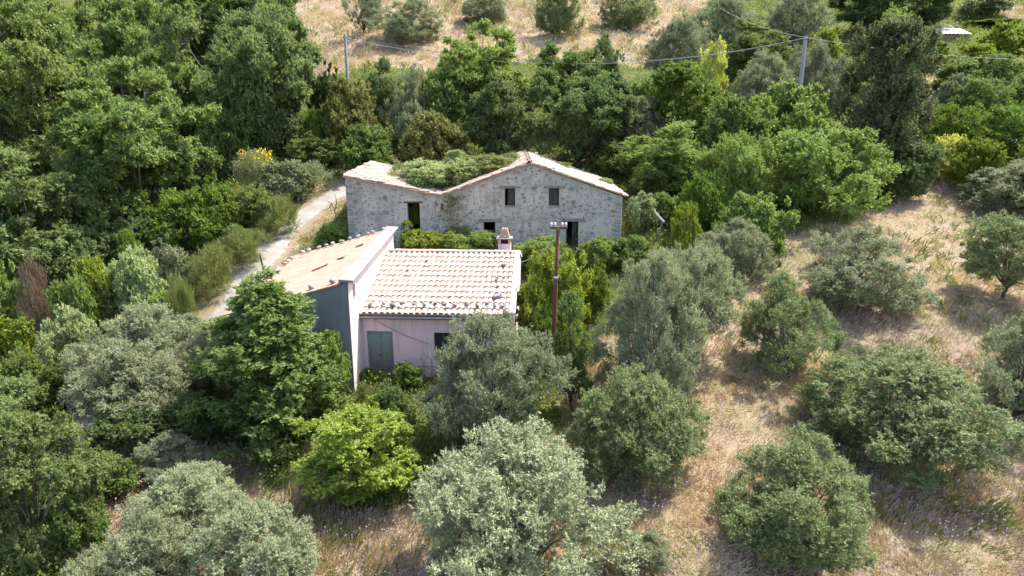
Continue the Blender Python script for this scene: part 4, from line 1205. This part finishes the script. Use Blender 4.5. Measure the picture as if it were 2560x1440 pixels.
# --- olives in the middle and on the right
plant('olive_peak', 'olive', 1045, 772, 1415, 1190, 'central olive tree hiding the barred window of the pink house', d=26.2)
plant('olive_peak', 'olive_silver', 1025, 1085, 1600, 1640, 'biggest silver olive tree at the bottom centre of the picture', d=18.6)
plant('column', 'mid', 1385, 725, 1475, 1080, 'narrow ivy covered tree next to the rusty pole', d=27.5)
plant('olive_mound', 'olive_green', 1430, 925, 1745, 1240, 'dense green olive tree right of the narrow ivy covered tree', front=1215)
plant('olive_peak', 'olive_silver', 1465, 625, 1750, 990, 'large silver olive tree right of the lime bush', d=28.5)
plant('olive', 'olive_silver', 1600, 600, 1840, 900, 'silver olive joined to the far side of the large silver olive', d=30.5)
plant('olive_mound', 'olive', 1735, 545, 1920, 720, 'rounded olive tree below the spreading green shrub', front=712)
plant('olive', 'olive_green', 1840, 695, 2100, 985, 'thin crowned olive tree with its branches showing, above the straw patch', front=975)
plant('olive_mound', 'olive', 1985, 570, 2300, 830, 'wide olive tree in the middle of the right hand dry field', front=810)
plant('olive', 'olive_green', 2375, 530, 2640, 775, 'olive tree with a dark bent trunk at the right edge', front=775)
plant('olive', 'olive', 2390, 765, 2680, 1090, 'open olive tree with a forked trunk at the right picture edge', front=1110)
plant('olive_mound', 'olive_green', 2010, 885, 2465, 1220, 'widest olive of the right hand field, wide and low', front=1195)
plant('olive_mound', 'olive_green', 1785, 1115, 2165, 1480, 'round green olive tree near the lower right corner', front=1440)
plant('olive_mound', 'olive', 2090, 865, 2215, 980, 'olive sapling behind the widest olive of the field', front=965)
plant('olive_mound', 'olive', 2430, 400, 2700, 600, 'olive tree at the right edge above the one with the bent trunk', front=560)
plant('olive_mound', 'olive', 1560, 1330, 1680, 1460, 'thin young olive at the bottom edge beside the biggest silver olive', d=19.2)
# --- around the two houses
plant('shrub', 'lime', 1000, 575, 1110, 660, 'green bush under the broken window of the ruin', d=40.6)
plant('acacia', 'fresh', 1090, 572, 1245, 670, 'leafy bush growing in the ruin doorway', d=40.8)
plant('column', 'lime', 1003, 548, 1032, 640, 'thin lime green climber beside the broken window', d=40.9)
plant('acacia', 'fresh', 1285, 590, 1420, 690, 'leafy green bush behind the chimney side of the pink house', d=39.5)
plant('shrub', 'lime', 1290, 625, 1475, 880, 'lime green bush between the pink house and the rusty pole', d=32.5)
plant('shrub', 'bright', 1300, 740, 1400, 860, 'lower green bush in front of the lime green bush', d=30.8)
plant('shrub', 'fresh', 1440, 590, 1540, 680, 'bramble bush right of the ruin door', d=39.5)
plant('shrub', 'mid', 1520, 590, 1620, 670, 'mixed bush at the right corner of the ruin', d=39.6)
plant('shrub', 'lime', 1670, 505, 1745, 625, 'upright lime shrub beside the weathered beam', d=40)
plant('shrub', 'bright', 1440, 640, 1530, 740, 'low bright bush behind the large silver olive', d=35)
plant('shrub', 'pale', 1560, 480, 1640, 560, 'bramble against the right end wall of the ruin', d=45)
plant('shrub', 'fresh', 795, 560, 870, 640, 'grassy green bush at the left end wall of the ruin', d=42)
def on_ruin(x, y): return RS @ Vector((x, y, ztop(x) - .15))
rb = plant('acacia', 'pale', 1000, 394, 1190, 500, 'pale leaved bramble bush growing out of the ruin roof valley', base=on_ruin(-4.4, 3.0))
plant('airy', 'pale', 1085, 372, 1170, 460, 'leafy bramble shoots in the middle of the roof valley', base=on_ruin(-3.6, 4.2))
plant('airy', 'pale', 985, 400, 1075, 480, 'bramble shoots on the lean-to side of the roof valley', base=on_ruin(-5.3, 2.6))
plant('acacia', 'tussock', 1165, 385, 1320, 440, 'dry weeds matted on the left side of the ruin ridge', base=on_ruin(-1.4, 3.6))
plant('shrub', 'pale', 1110, 400, 1200, 470, 'leggy weeds at the right edge of the roof valley bramble', base=on_ruin(-3.0, 2.2))
plant('broom', 'tussock', 940, 405, 1030, 450, 'low yellowish weeds on the lean-to roof of the ruin', base=on_ruin(-7.0, 4.0))
plant('shrub', 'pale', 1010, 420, 1085, 480, 'trailing weeds low on the lean-to roof of the ruin', base=on_ruin(-5.7, 1.6))
plant('broom', 'tussock', 1230, 378, 1300, 415, 'tuft of weeds close to the ruin ridge', base=on_ruin(-.1, 4.5))
plant('shrub', 'pale', 1520, 445, 1575, 490, 'small weed clump on the low corner of the ruin roof', base=on_ruin(6.3, 5.0))
plant('broom', 'tussock', 1415, 405, 1470, 440, 'thin weed tuft on the right slope of the ruin roof', base=on_ruin(3.6, 6.5))
cr = empty('creeper', RS @ Vector((-3.9, -.05, 3.3))); cr.rotation_euler = (0, 0, math.radians(1)); tag(cr, 'dry brown creeper stems hanging down the ruin wall from the roof valley', 'creeper')
rc = random.Random(9); mbc = MB()
for i in range(16):
    x = rc.uniform(-.9, 2.6); z = ztop(x - 3.9) - 3.35; p_ = [(x, -.12, z + .1)]
    for q in range(rc.randint(3, 7)):
        x += rc.uniform(-.25, .2); z -= rc.uniform(.12, .4); p_.append((x, -.08 - rc.uniform(0, .06), z))
    mbc.tube(p_, .012, 4)
mbc.build('stems', 'wood_grey', cr)
nlv = 420; r3 = np.random.default_rng(5)
P3_ = np.stack([r3.normal(.25, .35, nlv), -.1 - r3.random(nlv) * .12, .1 - r3.random(nlv) ** 1.6 * 2.2], 1); D3 = unit(r3.normal(size=(nlv, 3))); W3 = unit(np.cross(D3, np.array([0, -1., .3]) + r3.normal(size=(nlv, 3)) * .4))
link('leaves', raw_mesh('leaves', np.stack([P3_, P3_ + D3 * .05 - W3 * .035, P3_ + D3 * .1, P3_ + D3 * .05 + W3 * .035], 1).reshape(-1, 3), np.arange(nlv * 4).reshape(-1, 4), r3.random(nlv), M['ochre']), cr)['kind'] = 'stuff'
plant('shrub', 'fresh', 1018, 505, 1050, 590, 'ivy leaves filling the broken window of the ruin', base=(-6.15, 43.4, 5.0))
# --- behind the ruin
plant('oak', 'deep', 1160, 190, 1350, 440, 'dark oak directly behind the ruin roof', d=55)
plant('oak', 'deep', 1310, 170, 1580, 460, 'broad dark oak behind the ruin ridge', d=55)
plant('oak', 'fresh', 1075, 48, 1320, 330, 'tall light green oak rising behind the dark oak', d=63)
plant('oak', 'mid', 1320, 105, 1540, 340, 'tall grey green oak beside the tall light green oak', d=62)
plant('shrub', 'ochre', 800, 195, 960, 400, 'ochre tinged bush below the slim concrete pole', d=57)
plant('olive_mound', 'olive', 960, 165, 1105, 330, 'grey olive tree right of the ochre tinged bush', d=60)
plant('shrub', 'pine', 778, 152, 868, 270, 'small dark pine bush at the edge of the dry slope', d=61)
plant('airy', 'deep', 920, 140, 1000, 280, 'small dark leafy tree beside the slim concrete pole', d=61)
plant('shrub', 'grey', 990, 255, 1110, 370, 'greyish bush under the grey olive', d=55)
plant('shrub', 'ochre', 1010, 280, 1170, 440, 'tangled ochre green bush behind the lean-to roof', d=53.5)
plant('shrub', 'mid', 850, 310, 1000, 460, 'tangled green bush behind the lean-to roof corner', d=53.5)
plant('shrub', 'mid', 730, 330, 850, 470, 'green bush on the far side of the road bend', d=54)
plant('shrub', 'bright', 760, 270, 830, 370, 'bright green shoot bush beside the tall oak of the wood', d=56.5)
plant('broom', 'grey', 720, 400, 840, 500, 'grey grassy bush at the inner road bend', d=50)
plant('shrub', 'fresh', 930, 400, 1000, 470, 'small bush peeping over the lean-to roof', d=52.5)
plant('airy', 'deep', 1478, 78, 1552, 200, 'small dark cone shaped tree on the dry slope', d=70)
plant('shrub', 'grey', 1530, 240, 1660, 350, 'grey leaved bush right of the broad dark oak', d=56)
plant('shrub', 'mid', 1470, 335, 1600, 470, 'bush behind the low right corner of the ruin roof', d=53.5)
# --- right of the ruin
plant('airy', 'fresh', 1550, 300, 1770, 540, 'bushy light green tree right of the ruin roof', d=49.5)
plant('shrub', 'bright', 1680, 430, 1810, 590, 'bright bush in front of the bushy light green tree', d=44)
plant('shrub', 'fresh', 1620, 480, 1690, 580, 'green bush behind the stone heap', d=46)
plant('acacia', 'fresh', 1740, 330, 1930, 560, 'green bush mass left of the spreading green shrub', d=46.5)
plant('acacia', 'fresh', 1865, 310, 2195, 585, 'biggest spreading green shrub on the slope', front=560)
plant('shrub', 'fresh', 1790, 480, 1960, 610, 'low green bush above the rounded olive', d=41)
plant('cone', 'dark', 2055, 45, 2320, 440, 'dark pointed evergreen tree above the spreading shrub', d=52)
plant('shrub', 'deep', 2180, 320, 2320, 450, 'dark bush at the foot of the dark pointed evergreen', d=49.5)
plant('cone', 'bright', 1600, 152, 1815, 345, 'bright pointed green bush left of the yellow flowering tree', d=57)
plant('airy', 'yellow', 1712, 95, 1808, 270, 'yellow flowering chestnut tree', d=63)
plant('shrub', 'fresh', 1840, 205, 2070, 370, 'leafy green bush at the foot of the thick concrete pole', d=55)
plant('shrub', 'mid', 1740, 240, 1900, 380, 'dark green bramble bush dotted with white flowers', d=53)
plant('olive_mound', 'olive', 1810, 125, 2010, 290, 'olive tree left of the thick concrete pole', d=63)
plant('olive_mound', 'olive', 1955, 100, 2110, 270, 'olive tree just behind the thick concrete pole', d=64)
plant('shrub', 'lime', 1980, 68, 2110, 140, 'yellow green bush behind the top of the thick concrete pole', d=72)
plant('shrub', 'fresh', 1640, 320, 1760, 420, 'fresh bush below the bright pointed green bush', d=51.5)
# --- slope at the top
plant('olive_mound', 'olive', 925, -5, 1108, 130, 'wide olive on the dry slope above the slim concrete pole', front=118)
plant('olive_mound', 'olive', 1150, -20, 1275, 75, 'olive at the top edge behind the tall light green oak', front=66)
plant('olive_mound', 'olive_green', 1335, -40, 1455, 105, 'dark olive standing alone on the dry slope at the top edge', front=98)
plant('olive_mound', 'olive_green', 1500, -45, 1640, 85, 'olive at the top edge beside the thin pale pole', front=80)
plant('olive_mound', 'olive', 1615, 35, 1775, 150, 'grey olive below the thin pale pole', d=75)
plant('olive', 'olive', 1730, -15, 1880, 125, 'olive with a dark trunk above the yellow flowering tree', d=80)
plant('airy', 'mid', 1790, 40, 1960, 180, 'green tree between the olives left of the thick concrete pole', d=72)
plant('olive_mound', 'olive', 1880, -35, 2085, 125, 'pale olive at the top edge above the thick concrete pole', d=80)
plant('oak', 'deep', 2060, -110, 2330, 100, 'dark oak at the top edge behind the dark pointed evergreen', d=92)
plant('airy', 'fresh', 2170, 10, 2305, 150, 'light green tree behind the dark pointed evergreen', d=74)
plant('oak', 'deep', 2270, -120, 2400, 80, 'deep green oak left of the white roofed shed', d=100)
plant('shrub', 'grey', 2390, -20, 2520, 60, 'grey willow like bush behind the white roofed shed', d=104)
plant('olive', 'olive', 860, -60, 960, 20, 'shaded olive top at the upper edge of the dry slope', d=96)
plant('shrub', 'bright', 2270, 100, 2370, 185, 'bush in front of the white roofed shed', d=82)
plant('shrub', 'lime', 2440, 55, 2570, 180, 'yellow green bush right of the white roofed shed', d=84)
plant('shrub', 'lime', 2380, 95, 2470, 180, 'low yellow green bush touching the shed corner', d=82)
plant('acacia', 'mid', 2330, 130, 2530, 225, 'wide dark green bramble thicket below the shed', d=72)
plant('shrub', 'grey', 2335, 185, 2440, 275, 'small grey green bush below the wide bramble thicket', d=65)
plant('acacia', 'mid', 2370, 190, 2530, 285, 'rounded bramble thicket right of the small grey green bush', d=64)
plant('shrub', 'fresh', 2510, 180, 2640, 290, 'green bush at the right edge beside the rounded bramble thicket', d=64)
plant('acacia', 'bright', 2290, 255, 2450, 380, 'bright bramble bush right of the dark pointed evergreen', d=56)
plant('acacia', 'bright', 2420, 255, 2640, 400, 'bright bramble thicket at the right picture edge', d=55)
plant('shrub', 'yellow', 2315, 335, 2410, 455, 'yellowing bush at the edge of the dry field', front=462)
plant('shrub', 'lime', 2370, 320, 2480, 480, 'yellow green tree like bush beside the yellowing bush', front=478)
plant('shrub', 'mid', 2515, 345, 2640, 450, 'dark green bush at the right edge below the bramble thicket', d=49)
plant('shrub', 'fresh', 2420, 60, 2540, 90, 'pale reed like clump behind the shed roof', d=100)
# yellow flowers of the broom
r2 = np.random.default_rng(77)
nf = 420
th = r2.uniform(0, 6.283, nf); zz = r2.uniform(1.35, 2.25, nf); ra = (r2.random(nf) ** .5) * .95
P = np.stack([np.cos(th) * ra, np.sin(th) * ra, zz], 1)
dv = unit(r2.normal(size=(nf, 3))); wv = unit(np.cross(dv, r2.normal(size=(nf, 3))))
fl = np.stack([P, P + dv * .05 - wv * .04, P + dv * .11, P + dv * .05 + wv * .04], 1).reshape(-1, 3)
link('flowers', raw_mesh('flowers', fl, np.arange(nf * 4).reshape(-1, 4), r2.random(nf), M['flower_yellow']), br)['kind'] = 'stuff'

# ------------------------------------------------------------------ ground cover (nobody could count it)
gr = np.random.default_rng(42)
def scatter(n, dmin=14., dmax=118.):
    """points spread evenly over the sight of the slope: density falls with distance"""
    u_ = gr.random(n)
    d = dmin * (dmax / dmin) ** u_
    x = gr.uniform(-.80, .86, n) * (d + 3)
    return x, d
def free_ground(x, y, margin=.15):
    ok = np.ones(x.shape, bool)
    lx = (x + 7.24) * math.cos(-YAW) - (y - 29) * math.sin(-YAW); ly = (x + 7.24) * math.sin(-YAW) + (y - 29) * math.cos(-YAW)
    ok &= ~((lx > -WL - margin) & (lx < margin) & (ly > -margin) & (ly < WD + margin))
    ok &= ~((lx > -margin) & (lx < 7.3 + margin) & (ly > FY - margin) & (ly < BY + margin))
    ok &= ~((x > XL - margin) & (x < XR + margin) & (y > 42.1 - margin) & (y < 42.2 + SD + margin))
    return ok

WEEDY = [wpoly([(2225, 560), (2330, 530), (2410, 545), (2420, 660), (2330, 700), (2250, 670)]), wpoly([(1880, 590), (2010, 585), (2010, 640), (1900, 660)]), wpoly([(2280, 690), (2420, 700), (2400, 780), (2280, 770)]), wpoly([(2330, 1330), (2560, 1290), (2560, 1400), (2350, 1420)])]
def weedy(x, y):
    c = np.zeros(np.shape(x), bool)
    for p in WEEDY: c |= in_poly(p, x + (vnoise(x, y, .8, 61) - .5) * 2, y + (vnoise(x, y, .8, 62) - .5) * 2)
    return c
def blades(n_tuft, per, mat, name, label, dry, length, wmin, density_noise, dmax=125.):
    x, y = scatter(n_tuft, dmax=dmax)
    dr = dryness(x, y)
    rd = road_dist(x, y)
    if dry:
        edge = 1.0 + .5 * vnoise(x, y, 1.2, 9)
        k = (dr | ((rd < 2.4) & (rd > edge))) & (rd > edge)
        k &= gr.random(n_tuft) < (.6 + .4 * (vnoise(x, y, .9, 8) > .25)) * (1 - .6 * weedy(x, y))
    else:
        k = (~dr & (rd > 1.5)) | weedy(x, y) | (dr & (vnoise(x, y, .3, 12) > .54) & (gr.random(n_tuft) < .7) & (rd > 1.4))
    k &= free_ground(x, y)
    x, y = x[k], y[k]; n = len(x)
    ang = vnoise(x, y, .35, 21) * 9.0                         # which way the tuft has been blown flat
    lean0 = .35 + .75 * vnoise(x, y, .5, 22)
    ln = length * (.55 + .9 * vnoise(x, y, .6, 23)) * np.maximum(1, y / 48)
    tb = vnoise(x, y, .45, 24)
    i = np.repeat(np.arange(n), per); N = len(i)
    bx = x[i] + gr.normal(0, .13, N) * np.maximum(1, y[i] / 40); by = y[i] + gr.normal(0, .13, N) * np.maximum(1, y[i] / 40)
    az = ang[i] + gr.normal(0, .9, N); le = ln[i] * gr.uniform(.55, 1.25, N)
    lean = np.clip(lean0[i] + gr.normal(0, .25, N), .05, 1.35)
    wd_ = wmin * np.maximum(1, y[i] / 26) * gr.uniform(.7, 1.4, N)
    bz = H(bx, by) - .02
    o = np.stack([np.cos(az), np.sin(az), np.zeros(N)], 1); sd_ = np.stack([-np.sin(az), np.cos(az), np.zeros(N)], 1)
    # turn the blade's flat side roughly at random
    base_ = np.stack([bx, by, bz], 1)
    tip = base_ + o * (le * np.sin(lean))[:, None] + np.array([0, 0, 1]) * (le * np.cos(lean))[:, None]
    mid = base_ + o * (le * np.sin(lean) * .36)[:, None] + np.array([0, 0, 1]) * (le * np.cos(lean) * .62)[:, None]
    Vv = np.stack([base_ - sd_ * wd_[:, None] * .6, base_ + sd_ * wd_[:, None] * .6, mid + sd_ * wd_[:, None] * .5, tip], 1).reshape(-1, 3)
    me_ = bpy.data.meshes.new(name)
    tint = np.clip(.55 * tb[i] + .45 * gr.random(N), 0, 1)
    F5 = np.arange(N * 4).reshape(-1, 4)
    me_ = raw_mesh(name, Vv, F5, tint, M[mat])
    return tag(link(name, me_), label, name.replace('_', ' '), kind='stuff')
blades(57500, 9, 'straw', 'dry_grass', 'pale straw coloured dry grass matted over the open slopes', True, .30, .010, .5)
blades(11500, 8, 'blade_green', 'green_grass', 'green grass and weeds between the bushes', False, .45, .018, .5)

def low_leaves(n_cl, per, mat, name, label, cond, size, hmax):
    x, y = scatter(n_cl)
    k = cond(x, y) & free_ground(x, y, .3)
    x, y = x[k], y[k]; n = len(x)
    hh = hmax * (.25 + vnoise(x, y, .8, 31) ** 1.5 * 1.2)
    ct_ = vnoise(x, y, 1.3, 33)
    i = np.repeat(np.arange(n), per); N = len(i)
    sc_ = np.maximum(1, y[i] / 40)
    rr_ = gr.random(N) ** .5 * .5 * sc_; th_ = gr.uniform(0, 6.283, N)
    px_, py_ = x[i] + rr_ * np.cos(th_), y[i] + rr_ * np.sin(th_)
    pz_ = H(px_, py_) + hh[i] * np.sqrt(np.clip(1 - (rr_ / (.55 * sc_)) ** 2, 0.05, 1)) * gr.uniform(.25, 1.1, N)
    p = np.stack([px_, py_, pz_], 1)
    ld = unit(gr.normal(size=(N, 3)) + np.array([0, 0, .2])); nv = unit(gr.normal(size=(N, 3)) * .6 + np.array([0, 0, .8])); wv_ = unit(np.cross(nv, ld))
    s = (size * sc_ * gr.uniform(.7, 1.4, N))[:, None]
    Vv = np.stack([p, p + ld * s * .45 - wv_ * s * .3, p + ld * s, p + ld * s * .45 + wv_ * s * .3], 1).reshape(-1, 3)
    me_ = raw_mesh(name, Vv, np.arange(N * 4).reshape(-1, 4), np.clip(.6 * ct_[i] + .4 * gr.random(N), 0, 1), M[mat])
    return tag(link(name, me_), label, name, kind='stuff')
low_leaves(22000, 11, 'weed', 'undergrowth', 'low brambles and weeds covering the ground between the bushes', lambda x, y: ~dryness(x, y) & (road_dist(x, y) > 1.7), .115, 1.0)

# pale purple thistles in the dry fields
def thistles(n):
    x, y = scatter(n, dmax=110)
    k = dryness(x, y) & free_ground(x, y) & (vnoise(x, y, .16, 51) > .40) & (gr.random(n) < (vnoise(x, y, .7, 52) * 1.2)) | (weedy(x, y) & (gr.random(n) < .7))
    x, y = x[k], y[k]; N = len(x)
    z = H(x, y); h = gr.uniform(.35, .75, N); s = .024 * np.maximum(1, y / 30) * gr.uniform(.7, 1.5, N)
    c = np.stack([x, y, z + h], 1)
    D = np.array([(1, 0, 0), (0, 1, 0), (-1, 0, 0), (0, -1, 0), (0, 0, 1.2), (0, 0, -1)], float)
    Vv = (c[:, None] + D[None] * s[:, None, None]).reshape(-1, 3)
    tri = np.array([(0, 1, 4), (1, 2, 4), (2, 3, 4), (3, 0, 4), (1, 0, 5), (2, 1, 5), (3, 2, 5), (0, 3, 5)])
    Fv = (np.arange(N)[:, None, None] * 6 + tri[None]).reshape(-1, 3)
    st = np.stack([c + [.006, 0, 0], c - [.006, 0, 0], np.stack([x, y, z], 1)], 1).reshape(-1, 3)
    Fs = np.arange(N * 3).reshape(-1, 3) + len(Vv)
    me_ = raw_mesh('wildflowers', np.vstack([Vv, st]), np.vstack([Fv, Fs]), np.concatenate([np.repeat(gr.random(N), 8), np.zeros(N)]), M['thistle'])
    tag(link('wildflowers', me_), 'pale purple thistle flowers scattered through the dry grass', 'wildflowers', kind='stuff')
thistles(40000)
